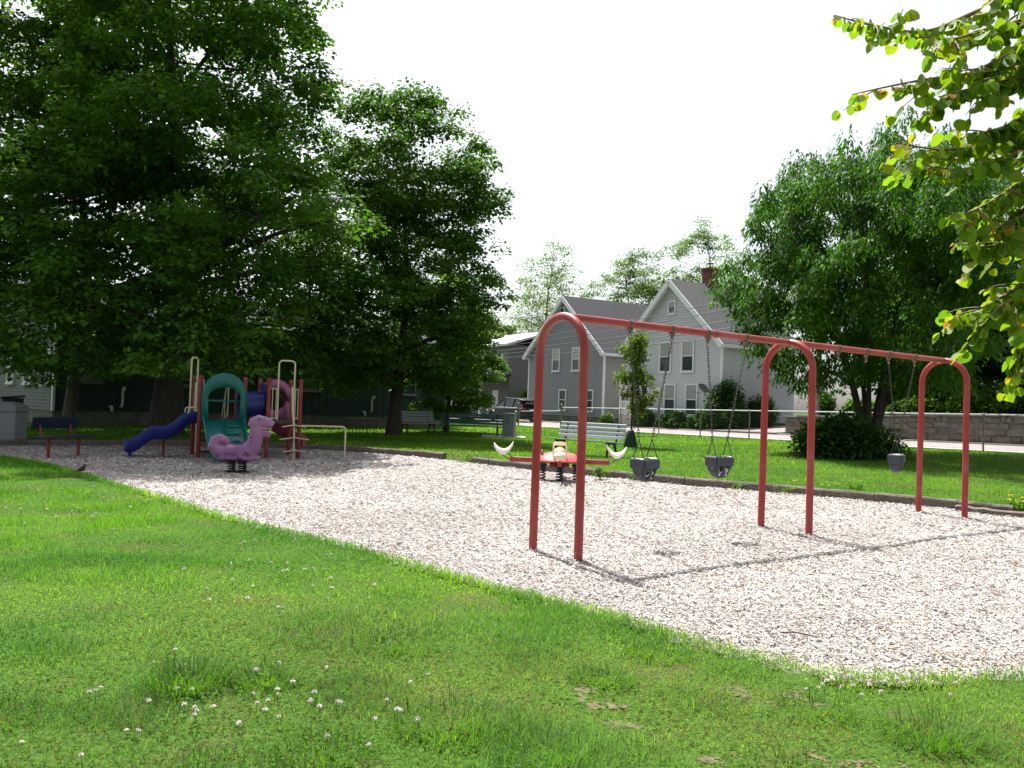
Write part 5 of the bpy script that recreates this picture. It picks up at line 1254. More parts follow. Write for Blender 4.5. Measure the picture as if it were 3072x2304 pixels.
def clover_flowers():
    v = []
    for s in range(3):
        b = MB(); b.tube([(0, 0, -0.01), (0.004, 0.002, 0.03), (0.0, 0, 0.065)], 0.0014, 4); b2 = MB()
        for k in range(26):
            a = k * 2.399; zz = 1 - 2 * (k + .5) / 26
            if zz < -0.75: continue
            rr = math.sqrt(1 - zz * zz); d = Vector((rr * math.cos(a), rr * math.sin(a), zz)); c = Vector((0, 0, 0.07)); u = d.orthogonal().normalized() * 0.0028
            w_ = d.cross(u)
            b2.add([c + d * .002 - u, c + d * .002 + u, c + d * (0.0125 + .0015 * (k % 3)) + w_ * .8, c + d * .006 - w_ * .8], [(0, 1, 2), (0, 2, 3), (1, 3, 2)])
        v.append((b, b2))
    protos = []
    for i, (b, b2) in enumerate(v):
        t = thing('clover_flower', 'x', 'flower', (0, 0, -5)); b2.build('flower_head', 'petal', t); b.build('stem', 'stem', t); protos.append(t)
    used = [False] * 3
    def put(x, y, sc, label, group):
        k = random.randrange(3); t = protos[k] if not used[k] else copy_tree(protos[k]); used[k] = True
        t.location = (x, y, tz(x, y) - 0.005); t.rotation_euler = (random.gauss(0, .2), random.gauss(0, .2), random.uniform(0, 6.28)); t.scale = (sc, sc, sc * random.uniform(.6, 1.1)); tag(t, label, 'flower', group)
    def scatter(n, cx, cy, rx, ry, label, group, sc=1.0):
        for _ in range(n):
            for _try in range(20):
                x, y = random.gauss(cx, rx), random.gauss(cy, ry)
                if y > 3.2 and not inside(np.array([x]), np.array([y]), PIT)[0]: break
            put(x, y, sc * random.uniform(.85, 1.25), label, group)
    scatter(22, 2.02, 4.72, 0.22, 0.08, 'white clover flower beside the wood chips at the lower right', 'white clover flowers by the chip edge')
    scatter(36, -1.35, 4.2, 0.5, 0.35, 'white clover flower among the tall tufts in the lower left lawn', 'white clover flowers round the tufts')
    scatter(34, -1.6, 7.0, 0.8, 0.9, 'white clover flower in the middle of the near lawn', 'white clover flowers in the middle lawn', 1.15)
    scatter(40, -5.6, 10.5, 1.2, 1.6, 'white clover flower far up the left lawn', 'white clover flowers in the far left lawn', 1.4)
    scatter(14, -0.6, 3.8, 0.7, 0.25, 'white clover flower at the bottom edge of the near lawn', 'white clover flowers at the front')
clover_flowers()

# ------------------------------------------------------------------ trees
UP = Vector((0, 0, 1))
def limb_path(a, b, rs, sag=0.12, n=6, lift=0.25):
    a, b = Vector(a), Vector(b); L = (b - a).length; mid = (a + b) / 2 + Vector((rs.gauss(0, sag * L * .5), rs.gauss(0, sag * L * .5), L * lift * 0.5))
    return [a * (1 - t) ** 2 + mid * (2 * t * (1 - t)) + b * t * t for t in [i / n for i in range(n + 1)]]

def build_tree(name, label, loc, seed, trunk_r, fork_z, crown, clumps, clump_r, leaves, lsize, cols, bark='bark', leafm='leaf', tmpl=KITE, flat=0.6, lobes=0.22, nl=9, droop=0.35, cat='tree', group=None, twig_r=0.02, stems=1, inner=0.35, topless=None, shoot=0.0, spread=0.25, up=0.9, centre=(0, 0), flare=1.5, sep=0.85, shell=0.36, subs=6, tuft=0.44, tflat=0.6):
    """crown: list of (z, radius); leaf clumps fill it, limbs reach from the trunk to every clump"""
    rs = random.Random(seed); g = np.random.default_rng(seed)
    t = thing(name, label, cat, loc, 0, group)
    zs = np.array([c[0] for c in crown]); rr = np.array([c[1] for c in crown])
    zt = zs[-1]; z0 = zs[0]; ph = [rs.uniform(0, 6.28) for _ in range(4)]
    zz = np.linspace(z0, zt, 200); wgt = np.interp(zz, zs, rr) ** 1.6 + 0.02; wgt /= wgt.sum()
    C = []; tries = 0
    md = clump_r * sep
    while len(C) < clumps and tries < clumps * 30:
        tries += 1
        z = float(g.choice(zz, p=wgt)); th = rs.uniform(0, 6.283)
        rmax = float(np.interp(z, zs, rr)) * (1 + lobes * math.sin(3 * th + ph[0] + z * .35) * .6 + lobes * math.sin(5 * th + ph[1] - z * .8) * .4)
        rad = rmax * (rs.random() ** inner); 
        p = Vector((centre[0] * (z / zt) + rad * math.cos(th), centre[1] * (z / zt) + rad * math.sin(th), z))
        if tries < clumps * 20 and any((p - q).length_squared < md * md for q in C): continue
        C.append(p)
    # trunk(s) and main limbs
    wood = MB(); pts_all = []
    for s in range(stems):
        ang = 6.283 * s / max(1, stems) + ph[2]; off = Vector((math.cos(ang), math.sin(ang), 0)) * (trunk_r * 0.8 if stems > 1 else 0)
        topz = zt * (0.80 if stems == 1 else 0.72); n = 10; pts = []; rd = []
        for i in range(n + 1):
            k = i / n; z = topz * k
            lean = spread * zt * k ** 1.5 if stems > 1 else 0.0
            pts.append(Vector((off.x + math.cos(ang) * lean + 0.05 * zt * k * math.sin(3 * k + ph[0]) * (stems == 1) + centre[0] * k, off.y + math.sin(ang) * lean + 0.05 * zt * k * math.cos(2.5 * k + ph[1]) * (stems == 1) + centre[1] * k, z)))
            f = 1.0 + (flare - 1) * math.exp(-z / (trunk_r * 1.6))
            rd.append(max(0.02, trunk_r * (1.0 if stems == 1 else 0.55) * f * (1 - 0.86 * max(0, (z - fork_z * .6) / (topz - fork_z * .6 + 1e-6)) ** 0.75)))
        pts[0].z = -0.25
        wood.tube(pts, rd, 12); pts_all += [(p, r) for p, r in zip(pts, rd) if p.z >= fork_z * 0.8]
    trunk = wood.build('trunk', bark, t, smooth=60)
    lw = MB(); far = sorted(C, key=lambda p: -(Vector((p.x, p.y, 0)).length)); mains = far[:: max(1, len(far) // (nl * 3))][:nl * 2]
    for p in mains:
        cand = [(q, r) for q, r in pts_all if q.z < p.z - 0.25 * Vector((p.x - q.x, p.y - q.y, 0)).length] or pts_all[:1]
        q, r = min(cand, key=lambda c: (c[0] - p).length)
        path = limb_path(q, p, rs); L = (p - q).length; r0 = min(r * .62, 0.02 + 0.018 * L)
        lw.tube(path, [r0 * (1 - .8 * i / 6) for i in range(7)], 7, cap=False)
        pts_all += [(path[i], r0 * (1 - .8 * i / 6)) for i in range(1, 7)]
    Q = np.array([tuple(q) for q, r in pts_all]); RR = np.array([r for q, r in pts_all])
    for p in C:
        pp = np.array(p); d = np.linalg.norm(Q - pp, axis=1) + np.where(Q[:, 2] > pp[2], 1.5, 0); i = int(np.argmin(d)); q = Vector(Q[i])
        if (p - q).length < 0.15: continue
        r0 = min(RR[i] * .7, twig_r + 0.006 * (p - q).length)
        lw.tube(limb_path(q, p, rs, n=3), [r0, r0 * .7, r0 * .45, r0 * .2], 5, cap=False)
    lw.build('limbs', bark, t, smooth=60)
    # leaves: every bough carries several tufts, every tuft a cushion of leaves
    sub = []; tw = MB()
    for p in C:
        for k in range(subs):
            q = g.normal(0, 1, 3); q /= np.linalg.norm(q); q *= clump_r * g.uniform(.35, .95); q[2] *= flat
            sub.append((p.x + q[0], p.y + q[1], p.z + q[2]))
            if k % 2 == 0: tw.tube([p, Vector(sub[-1])], [twig_r * .5, twig_r * .2], 4, cap=False)
    tw.build('twigs', bark, t)['kind'] = 'stuff'
    Cn = np.array(sub); K = len(Cn); per = max(1, leaves // K)
    sizes = g.uniform(0.7, 1.3, K) * clump_r * tuft
    n = per * K; ci = np.repeat(np.arange(K), per)
    d = g.normal(0, 1, (n, 3)); d /= np.linalg.norm(d, axis=1, keepdims=True); rad = g.random(n) ** shell
    d[:, 2] = np.where(d[:, 2] < -0.25, d[:, 2] * 0.35, d[:, 2])
    P = Cn[ci] + d * (rad * sizes[ci])[:, None] * np.array([1, 1, tflat])
    hd = np.hypot(d[:, 0], d[:, 1]) * rad; P[:, 2] -= droop * sizes[ci] * hd ** 2 * 1.2
    ax = d * np.array([1, 1, 0.3]) + g.normal(0, .35, (n, 3)); ax[:, 2] -= droop * 1.3
    nr = np.array([0, 0, up]) + d * 0.75 + g.normal(0, .28, (n, 3))
    cc = np.array(cols); w_ = np.clip(np.repeat(g.random(len(C)), subs) * .7 + g.random(K) * .3, 0, 1); tint = cc[0] * (1 - w_)[:, None] + cc[1] * w_[:, None]
    T = tint[ci] * (1 + 0.16 * g.normal(0, 1, (n, 1))).clip(0.5, 1.6)
    S = lsize * g.lognormal(0, .22, n)
    cards('crown', leafm, P, ax, nr, S, T, tmpl[0], tmpl[1], parent=t)
    return t

MAPLE = [(0.045, 0.130, 0.015), (0.088, 0.190, 0.020)]
LIGHT = [(0.075, 0.165, 0.016), (0.12, 0.23, 0.022)]
build_tree('maple_tree', 'huge dark maple with thick trunk behind the play structure', (-10.95, 27.0, 0.1), 3, 0.42, 3.2,
           [(2.3, 5.4), (4.4, 6.3), (7.0, 6.3), (9.0, 5.3), (10.8, 3.8), (12.4, 4.5), (14.5, 4.9), (17.0, 3.8), (19.0, 1.2)], 185, 1.50, 150000, 0.150, MAPLE, nl=16, lobes=0.16, inner=0.42, group='park trees')
build_tree('maple_tree', 'leafy maple with rough grey trunk at the left edge, behind the litter bin', (-14.9, 28.6, 0.1), 8, 0.19, 4.0,
           [(4.2, 3.0), (6.5, 5.0), (9.5, 5.6), (13, 5.0), (16.5, 3.2), (18.5, 1.0)], 60, 1.50, 58000, 0.150, [(0.045, 0.12, 0.015), (0.09, 0.175, 0.02)], bark='bark_l', nl=10, inner=0.45, group='park trees', flare=1.2)
build_tree('maple_tree', 'maple trunk cut off by the left edge of the photo', (-17.2, 28.0, 0.1), 9, 0.24, 4.4,
           [(4.4, 2.6), (7, 4.2), (10, 4.6), (14, 3.6), (16.5, 1.0)], 34, 1.5, 26000, 0.16, [(0.036, 0.095, 0.013), (0.065, 0.14, 0.018)], bark='bark_l', nl=8, group='park trees')
build_tree('maple_tree', 'medium maple with bare dark trunk between the bike rack and the pale bench', (-4.55, 33.0, 0.13), 14, 0.235, 2.6,
           [(2.0, 2.9), (4.0, 3.6), (6.5, 3.8), (9.0, 3.7), (11.0, 3.2), (12.6, 2.2), (13.5, 0.9)], 130, 1.20, 96000, 0.136, [(0.042, 0.12, 0.016), (0.095, 0.19, 0.022)], nl=12, lobes=0.08, inner=0.42, sep=0.75, tuft=0.5, group='park trees')
build_tree('small_maple', 'small bright green bushy maple at the corner of the dark building', (-2.9, 38.2, 0.15), 21, 0.11, 1.0,
           [(0.9, 1.1), (2.2, 1.9), (4.0, 2.1), (5.8, 1.6), (7.2, 0.5)], 46, 0.85, 32000, 0.13, [(0.09, 0.19, 0.018), (0.15, 0.27, 0.028)], nl=8, group='park trees')
build_tree('roadside_tree', 'light green tree beside the porch house, left of the parked car', (-5.4, 60.0, 0.3), 25, 0.2, 2.0,
           [(1.5, 2.0), (4.0, 3.4), (7.0, 3.2), (9.5, 1.6), (10.5, 0.5)], 34, 1.3, 20000, 0.2, [(0.07, 0.15, 0.02), (0.12, 0.21, 0.03)], nl=8, group='roadside trees')
build_tree('roadside_tree', 'dark leafy tree at the kerb behind the long green bench', (-6.6, 47.0, 0.2), 26, 0.17, 1.4,
           [(0.7, 2.0), (2.5, 2.7), (4.5, 2.4), (6.5, 1.2), (7.2, 0.3)], 32, 1.1, 20000, 0.18, [(0.03, 0.085, 0.014), (0.06, 0.125, 0.02)], nl=8, group='roadside trees')
# drooping tree on the right
build_tree('drooping_tree', 'broad green tree with many fanning stems and drooping narrow leaves', (11.05, 26.2, tz(11.05, 26.2)), 33, 0.17, 1.3,
           [(2.5, 2.3), (3.6, 3.4), (5.2, 4.0), (6.8, 4.0), (8.2, 3.6), (9.0, 2.9), (9.6, 1.6)], 140, 0.92, 112000, 0.150, [(0.032, 0.102, 0.013), (0.066, 0.160, 0.018)], leafm='leaf_sh', tmpl=LANCE, flat=0.8, droop=0.85, nl=14, stems=7, spread=0.27, lobes=0.12, inner=0.42, group='park trees', up=0.5, tflat=0.85, tuft=0.5)
# airy trees behind the houses
for i, (lab, x, y, h, r, n, cz) in enumerate((('airy pale tree rising behind the grey house roof', 4.0, 92, 18.5, 5.2, 14000, 6.0), ('feathery green tree between the two house roofs', 13.0, 92, 18.0, 5.4, 34000, 4.0), ('tall thin-leaved tree above the brick chimney', 20.0, 90, 21.0, 5.6, 34000, 4.0))):
    build_tree('airy_tree', lab, (x, y, 0.6), 50 + i, 0.26, 4.0, [(cz, r * .5), (cz + 3, r * .85), (h * .62, r), (h * .82, r * .75), (h, r * .25)], 190, 1.0, n, 0.19, [(0.11, 0.19, 0.06), (0.17, 0.26, 0.08)], bark='bark_l', nl=14, flat=0.8, lobes=0.2, inner=0.6, twig_r=0.03, subs=3, tuft=0.95, sep=0.45, shell=0.5, group='airy trees behind the houses')
build_tree('airy_tree', 'low light green tree left of the grey house roof', (-1.5, 84, 0.5), 57, 0.2, 3.0, [(2.0, 2.2), (5, 3.6), (8, 3.2), (10.5, 1.0)], 30, 1.3, 12000, 0.24, [(0.09, 0.16, 0.035), (0.13, 0.21, 0.045)], nl=8, group='airy trees behind the houses')
# wood on the bank behind the stone wall
for i, (s, n, h, r, lv, lab) in enumerate(((11.8, 13.4, 7.2, 2.5, 13000, 'dark leafy tree on the bank beside the driveway'), (13.8, 12.4, 7.8, 2.7, 15000, 'dense dark tree on the bank left of the drooping tree trunk'), (15.8, 11.6, 7.6, 2.5, 16000, 'dense tree on the bank between the last two red arches'), (17.6, 11.3, 8.2, 2.5, 18000, 'dark tree on the bank behind the last red arch'), (19.4, 11.2, 8.6, 2.5, 18000, 'leafy tree on the bank at the right edge'), (13.2, 18.0, 12.0, 3.8, 12000, 'tall dark tree deep in the wood on the bank'), (16.8, 16.5, 12.5, 3.8, 14000, 'tall dark tree in the wood behind the round-leaved branches'))):
    p = sn(s, n); build_tree('bank_tree', lab, (p.x, p.y, bank_z(s, n)), 60 + i, 0.16, 1.0, [(0.4, r * .7), (h * .3, r), (h * .6, r * .95), (h * .85, r * .6), (h, r * .2)], 34, 1.05, int(lv * .8), 0.205, [(0.022, 0.065, 0.012), (0.050, 0.105, 0.018)], nl=8, group='trees on the bank')

# ------------------------------------------------------------------ shrubs, hedge, sapling
def shrub(name, label, loc, seed, rx, ry, h, leaves, lsize, cols, cat='shrub', group=None, tmpl=KITE, leafm='leaf', rotz=0.0, rough=0.25):
    g = np.random.default_rng(seed); rs = random.Random(seed); t = thing(name, label, cat, loc, rotz, group)
    st = MB()
    for k in range(14):
        a = rs.uniform(0, 6.283); q = rs.uniform(.3, .9); st.tube(limb_path((rx * .25 * math.cos(a), ry * .25 * math.sin(a), -0.05), (rx * q * math.cos(a), ry * q * math.sin(a), h * rs.uniform(.5, .9)), rs, n=4), [0.022, 0.018, 0.014, 0.010, 0.006], 5)
    st.build('stems', 'bark', t, smooth=60)
    K = 46; th = g.uniform(0, 6.283, K); q = g.random(K) ** 0.5; zc = g.random(K)
    C = np.stack([rx * .8 * q * np.cos(th) * (1 - .45 * zc), ry * .8 * q * np.sin(th) * (1 - .45 * zc), h * (0.10 + .78 * zc * (1 - .3 * q))], 1)
    n = leaves; ci = g.integers(0, K, n); d = g.normal(0, 1, (n, 3)); d /= np.linalg.norm(d, axis=1, keepdims=True)
    cr = min(rx, ry, h) * 0.36 * g.uniform(.7, 1.4, K)
    P = C[ci] + d * (g.random(n) ** .45 * cr[ci])[:, None]; P[:, 2] = np.maximum(P[:, 2], 0.02)
    ax = d + g.normal(0, .5, (n, 3)); ax[:, 2] -= .3; nr = np.array([0, 0, .8]) + d * .4 + g.normal(0, .4, (n, 3))
    cc = np.array(cols); w_ = g.random(K)[ci][:, None]; T = (cc[0] * (1 - w_) + cc[1] * w_) * (1 + .22 * g.normal(0, 1, (n, 1))).clip(.45, 1.7)
    cards('foliage', leafm, P, ax, nr, lsize * g.lognormal(0, .22, n), T, tmpl[0], tmpl[1], parent=t)
    return t
DK = [(0.022, 0.068, 0.012), (0.050, 0.110, 0.018)]
p = (9.6, 24.3); shrub('sucker_bush', 'dark round bush of suckers at the foot of the drooping tree', (p[0], p[1], tz(*p)), 1, 1.75, 1.1, 1.15, 15000, 0.13, DK, 'bush')
for i, (s, n, rx, ry, h, lv, lab) in enumerate(((-1.6, 7.5, 1.6, 0.7, 1.15, 6000, 'clipped dark hedge left of the satellite dish, in front of the pale house'), (1.2, 7.5, 1.6, 0.7, 1.2, 6000, 'clipped dark hedge below the satellite dish'), (3.7, 7.6, 1.3, 0.8, 1.3, 5500, 'low dark hedge at the driveway corner'), (4.3, 8.6, 1.5, 1.3, 3.3, 10000, 'tall dark evergreen bush at the corner of the pale house'), (5.0, 10.8, 1.3, 1.2, 2.3, 6000, 'leafy bush along the side of the pale house'))):
    p = sn(s, n); shrub('hedge', lab, (p.x, p.y, tz(p.x, p.y) - .05), 100 + i, rx, ry, h, lv, 0.13, DK, 'hedge', rotz=SROT, group='shrubs before the pale house')
for i, (s, n, rx, ry, h, lv, lab) in enumerate(((-5.8, 7.6, 0.6, 0.5, 0.9, 2500, 'light green weedy bush between the two houses'), (-7.0, 8.6, 0.5, 0.4, 0.6, 1500, 'small weedy plant at the corner of the grey house'))):
    p = sn(s, n); shrub('weedy_bush', lab, (p.x, p.y, tz(p.x, p.y)), 120 + i, rx, ry, h, lv, 0.11, LIGHT, 'bush')
for i, (s, n, rx, ry, h, lv, lab) in enumerate(((11.4, 8.3, 1.0, 0.7, 1.3, 4000, 'light leafy shrub at the end of the stone wall'), (13.6, 8.6, 1.6, 0.8, 0.7, 5000, 'low green growth above the stone wall behind the tree trunk'), (16.4, 8.7, 1.8, 0.9, 0.8, 6000, 'low green growth above the middle of the stone wall'), (19.0, 8.8, 1.6, 0.9, 1.0, 6000, 'low green growth above the wall by the last red arch'), (20.9, 8.9, 1.2, 0.9, 1.6, 7000, 'bright leafy shrub above the stone wall at the right'), (22.6, 9.2, 1.3, 1.0, 2.6, 8000, 'tall bright shrub above the stone wall at the right edge'))):
    p = sn(s, n); shrub('bank_shrub', lab, (p.x, p.y, bank_z(s, n) - .05), 130 + i, rx, ry, h, lv, 0.14, [(0.04, 0.10, 0.014), (0.09, 0.17, 0.02)], 'shrub', rotz=SROT, group='shrubs on the bank')

def sapling():
    x, y = 4.05, 28.6; z = tz(x, y); g = np.random.default_rng(77); rs = random.Random(77)
    t = thing('young_tree', 'slim young tree with yellow-green and reddish leaves and a watering bag', 'tree', (x, y, z), 0, 'park trees')
    MB().tube([(0, 0, -0.1), (0.02, 0, 1.2), (0.0, 0.02, 2.4), (0.05, 0, 3.75)], [0.035, 0.03, 0.022, 0.008], 8).build('trunk', 'bark', t, smooth=60)
    br = MB(); C = []
    for k in range(26):
        zz = rs.uniform(0.95, 3.6); a = rs.uniform(0, 6.283); L = (0.75 - 0.13 * zz) * rs.uniform(.5, 1.2)
        if 0.9 < zz < 1.4: L *= 1.25
        e = Vector((L * math.cos(a), L * math.sin(a), zz + L * .5)); br.tube(limb_path((0, 0, zz), e, rs, n=3), [0.011, 0.008, 0.006, 0.003], 5); C += [e, Vector((0, 0, zz)).lerp(e, .6)]
    br.build('branches', 'bark', t, smooth=60)
    C += [Vector((0.02, 0, q)) for q in (2.0, 2.4, 2.8, 3.1, 3.4, 3.65)]
    C = np.array([tuple(c) for c in C]); n = 4600; ci = g.integers(0, len(C), n)
    P = C[ci] + g.normal(0, .11, (n, 3)); ax = g.normal(0, 1, (n, 3)); ax[:, 2] -= .5; nr = np.array([0, 0, .7]) + g.normal(0, .6, (n, 3))
    T = np.array([0.13, 0.20, 0.03]) * (1 + .25 * g.normal(0, 1, (n, 1))).clip(.4, 1.8)
    rd = (g.random(n) < .30) & (P[:, 2] < 2.1); T[rd] = np.array([0.13, 0.055, 0.025]) * (.7 + .6 * g.random((rd.sum(), 1)))
    cards('crown', 'leaf', P, ax, nr, 0.085 * g.lognormal(0, .25, n), T, KITE[0], KITE[1], parent=t)
    b = thing('watering_bag', 'dark green watering bag wrapped round the young tree trunk', 'bag', (x, y, z), 0)
    MB().lathe([(0.23, 0.0), (0.235, 0.05), (0.20, 0.25), (0.15, 0.45), (0.11, 0.56), (0.07, 0.60)], 18).build('bag_body', 'bag', b, smooth=50)
    MB().tube([(0.0, -0.24, 0.02), (0.0, -0.205, 0.25), (0, -0.155, 0.45), (0, -0.11, 0.57)], 0.009, 6).build('zip_seam', 'black', b, smooth=50)
    MB().tube(arc((0.09, 0, 0.60), 0.05, 0, 180, 8), 0.010, 6).build('strap', 'black', b, smooth=50)
sapling()

# weeds along the edging, dandelions
def weed(name, label, x, y, z, h, n, seed, col=(0.10, 0.19, 0.03), flowers=0, fcol=None, group='weeds along the timber edging', sp=0.25):
    g = np.random.default_rng(seed); t = thing(name, label, 'weed', (x, y, z), 0, group); st = MB(); P = []; A = []; heads = MB()
    for k in range(max(3, n // 12)):
        a = g.uniform(0, 6.283); L = h * g.uniform(.6, 1.1); e = Vector((sp * g.uniform(.2, 1) * math.cos(a), sp * g.uniform(.2, 1) * math.sin(a), L)); st.tube([(e.x * .3, e.y * .3, -.02), (e.x * .6, e.y * .6, L * .55), e], [.004, .003, .002], 4)
        for j in range(12):
            q = g.uniform(.15, 1); P.append((e.x * (.3 + .7 * q), e.y * (.3 + .7 * q), L * q)); b = g.uniform(0, 6.283); A.append((math.cos(b), math.sin(b), g.uniform(-.3, .6)))
        if k < flowers: heads.lathe([(0.004, 0), (0.020, 0.006), (0.016, 0.014), (0.003, 0.017)], 8, tuple(e))
    st.build('stems', 'stem', t); P = np.array(P); A = np.array(A)
    cards('leaves', 'grass', P, A, np.tile([[0, 0, 1.]], (len(P), 1)) + g.normal(0, .4, (len(P), 3)), h * .42 * g.lognormal(0, .25, len(P)), np.array(col) * (.7 + .6 * g.random((len(P), 1))), LANCE[0], LANCE[1], parent=t)
    if flowers: heads.build('flower_heads', fcol, t, smooth=50)
M['yellow'] = mat('dandelion_yellow', (0.72, 0.50, 0.02), 0.6)
p = sn(-20.5, 10.5); shrub('weedy_bush', 'bright green bush against the porch house, behind the parked car', (p.x, p.y, tz(p.x, p.y)), 125, 1.5, 1.2, 3.0, 5000, 0.2, [(0.10, 0.20, 0.03), (0.15, 0.27, 0.04)], 'bush')
weed('weed', 'leafy weed in the chips right of the spring seesaw', 1.98, 18.05, 0.0, 0.30, 90, 1)
weed('weed', 'smaller weed against the timber, second right of the seesaw', 2.55, 17.85, 0.0, 0.22, 50, 2)
weed('weed', 'low weed growing under the second bucket swing', 4.35, 16.75, 0.0, 0.14, 80, 3, sp=0.45)
weed('weed', 'pale weed at the timber beside the middle arch', 5.2, 16.1, 0.0, 0.18, 50, 4)
weed('weed', 'bright leafy weed on the lawn just behind the timber', 6.55, 16.2, tz(6.55, 16.2), 0.16, 160, 5, col=(0.13, 0.25, 0.03), sp=0.3)
weed('dandelion_clump', 'clump of yellow dandelions at the right end of the timber', 8.55, 14.1, 0.05, 0.22, 200, 6, flowers=16, fcol='yellow', sp=0.35)
weed('dandelion_clump', 'yellow flowering weeds in the gap between the timbers', -1.0, 21.6, 0.02, 0.22, 160, 7, flowers=12, fcol='yellow', sp=0.7)
weed('dandelion_clump', 'yellow flowers behind the timber near the middle arch', 6.0, 16.4, tz(6, 16.4), 0.10, 120, 8, flowers=10, fcol='yellow', sp=0.6)

# ------------------------------------------------------------------ foreground tree with round leaves
def round_leaf_tree():
    bx, by = 4.7, 3.9; t = thing('round_leaf_tree', 'nearby tree with round yellow-green leaves reaching in at the upper right', 'tree', (bx, by, 0.02), 0, 'park trees')
    MB().tube([(0, 0, -0.2), (0.03, 0.02, 1.5), (-0.02, 0, 3.0), (0.05, 0.05, 5.2)], [0.16, 0.12, 0.09, 0.03], 12).build('trunk', 'bark_l', t, smooth=60)
    rs = random.Random(31); tl = Vector((bx, by, 0.02))
    # branches: points in the air (x, y, z), tip last
    BR = [
        [(2.51, 3.90, 3.60), (2.03, 3.70, 3.36), (1.72, 3.60, 3.20), (1.45, 3.50, 3.17), (1.25, 3.40, 3.16)],
        [(2.45, 3.70, 3.44), (2.12, 3.60, 3.26), (1.89, 3.50, 3.16), (1.73, 3.40, 3.08), (1.55, 3.30, 3.04)],
        [(2.59, 3.90, 3.32), (2.18, 3.70, 3.10), (1.90, 3.60, 3.02), (1.62, 3.50, 2.94), (1.33, 3.40, 2.84)],
        [(2.39, 3.60, 3.07), (2.09, 3.50, 2.98), (1.87, 3.40, 2.89), (1.69, 3.30, 2.82), (1.60, 3.30, 2.75)],
        [(2.60, 3.90, 2.99), (2.20, 3.70, 2.81), (1.94, 3.60, 2.71), (1.74, 3.50, 2.66), (1.51, 3.40, 2.65)],
        [(2.47, 3.70, 2.79), (2.16, 3.60, 2.70), (1.93, 3.50, 2.61), (1.76, 3.40, 2.55), (1.62, 3.40, 2.57)],
        [(2.53, 3.80, 2.73), (2.22, 3.70, 2.60), (2.02, 3.60, 2.48), (1.86, 3.50, 2.40), (1.72, 3.40, 2.36)],
        [(2.54, 3.80, 2.49), (2.24, 3.70, 2.37), (2.07, 3.60, 2.30), (1.93, 3.50, 2.26), (1.87, 3.50, 2.27)],
        [(2.54, 3.80, 2.31), (2.27, 3.70, 2.18), (2.10, 3.60, 2.09), (1.93, 3.50, 2.01), (1.76, 3.40, 1.96)],
        [(2.41, 3.60, 2.18), (2.15, 3.50, 2.08), (2.04, 3.45, 2.04), (1.93, 3.40, 1.99), (1.87, 3.40, 1.91)],
        [(2.55, 3.80, 2.10), (2.31, 3.70, 1.96), (2.19, 3.60, 1.89), (2.15, 3.60, 1.83), (2.14, 3.60, 1.78)],
        [(2.39, 3.60, 3.31), (2.12, 3.50, 3.13), (1.95, 3.40, 3.02), (1.86, 3.40, 2.97), (1.72, 3.30, 2.91)],
        [(2.46, 3.70, 3.02), (2.20, 3.60, 2.88), (2.04, 3.50, 2.78), (1.96, 3.50, 2.75), (1.84, 3.40, 2.70)],
        [(2.47, 3.70, 2.58), (2.22, 3.60, 2.49), (2.08, 3.50, 2.39), (2.01, 3.50, 2.36), (1.91, 3.40, 2.30)],
    ]
    L = []
    for b in BR:
        w0 = Vector((0.0, 0.0, max(1.4, b[0][2] - 0.9))); pts = [w0] + [Vector(p) - tl for p in b]
        # smooth path
        pp = []
        for i in range(len(pts) - 1):
            p0 = pts[max(0, i - 1)]; p1 = pts[i]; p2 = pts[i + 1]; p3 = pts[min(len(pts) - 1, i + 2)]
            for k in range(6):
                u = k / 6; pp.append(0.5 * ((2 * p1) + (p2 - p0) * u + (2 * p0 - 5 * p1 + 4 * p2 - p3) * u * u + (3 * p1 - p0 - 3 * p2 + p3) * u ** 3))
        pp.append(pts[-1]); n = len(pp)
        MB().tube(pp, [0.015 * (1 - i / n) + 0.0014 for i in range(n)], 6).build('branch', 'twig', t, smooth=60)
        for i in range(7, n):      # side twigs and pairs of hanging leaves
            d = (pp[min(i + 1, n - 1)] - pp[i - 1]).normalized(); s = Vector((-d.y, d.x, 0)).normalized()
            k = i / n
            for sg in (-1, 1):
                for m_ in range(3 if k < .62 else 2 if k < .85 else 1): L.append((pp[i] + d * rs.uniform(-.02, .02), s * sg + d * rs.uniform(-.2, .7), rs.uniform(.75, 1.15) * (1 - .35 * k ** 6), k))
            if i % 3 == 0 and i < n - 3:
                sg = rs.choice((-1, 1)); e = pp[i] + s * sg * rs.uniform(.05, .14) + d * rs.uniform(.04, .12) + Vector((0, 0, rs.uniform(-.12, .04))); tw = limb_path(pp[i], e, rs, n=4)
                MB().tube(tw, [.004, .003, .0025, .002, .0014], 5).build('twig', 'twig', t, smooth=60)
                for q in tw[1:]:
                    for sg2 in (-1, 1): L.append((q, Vector((rs.uniform(-1, 1), rs.uniform(-1, 1), 0)) + d * .3, rs.uniform(.6, 1.1), k))
    # leaf meshes: heart-round blade with a short stalk, folded and slightly curled
    metas = []
    cols = [(0.17, 0.27, 0.02), (0.12, 0.23, 0.025), (0.23, 0.29, 0.02), (0.15, 0.25, 0.02), (0.34, 0.30, 0.02), (0.38, 0.22, 0.04)]
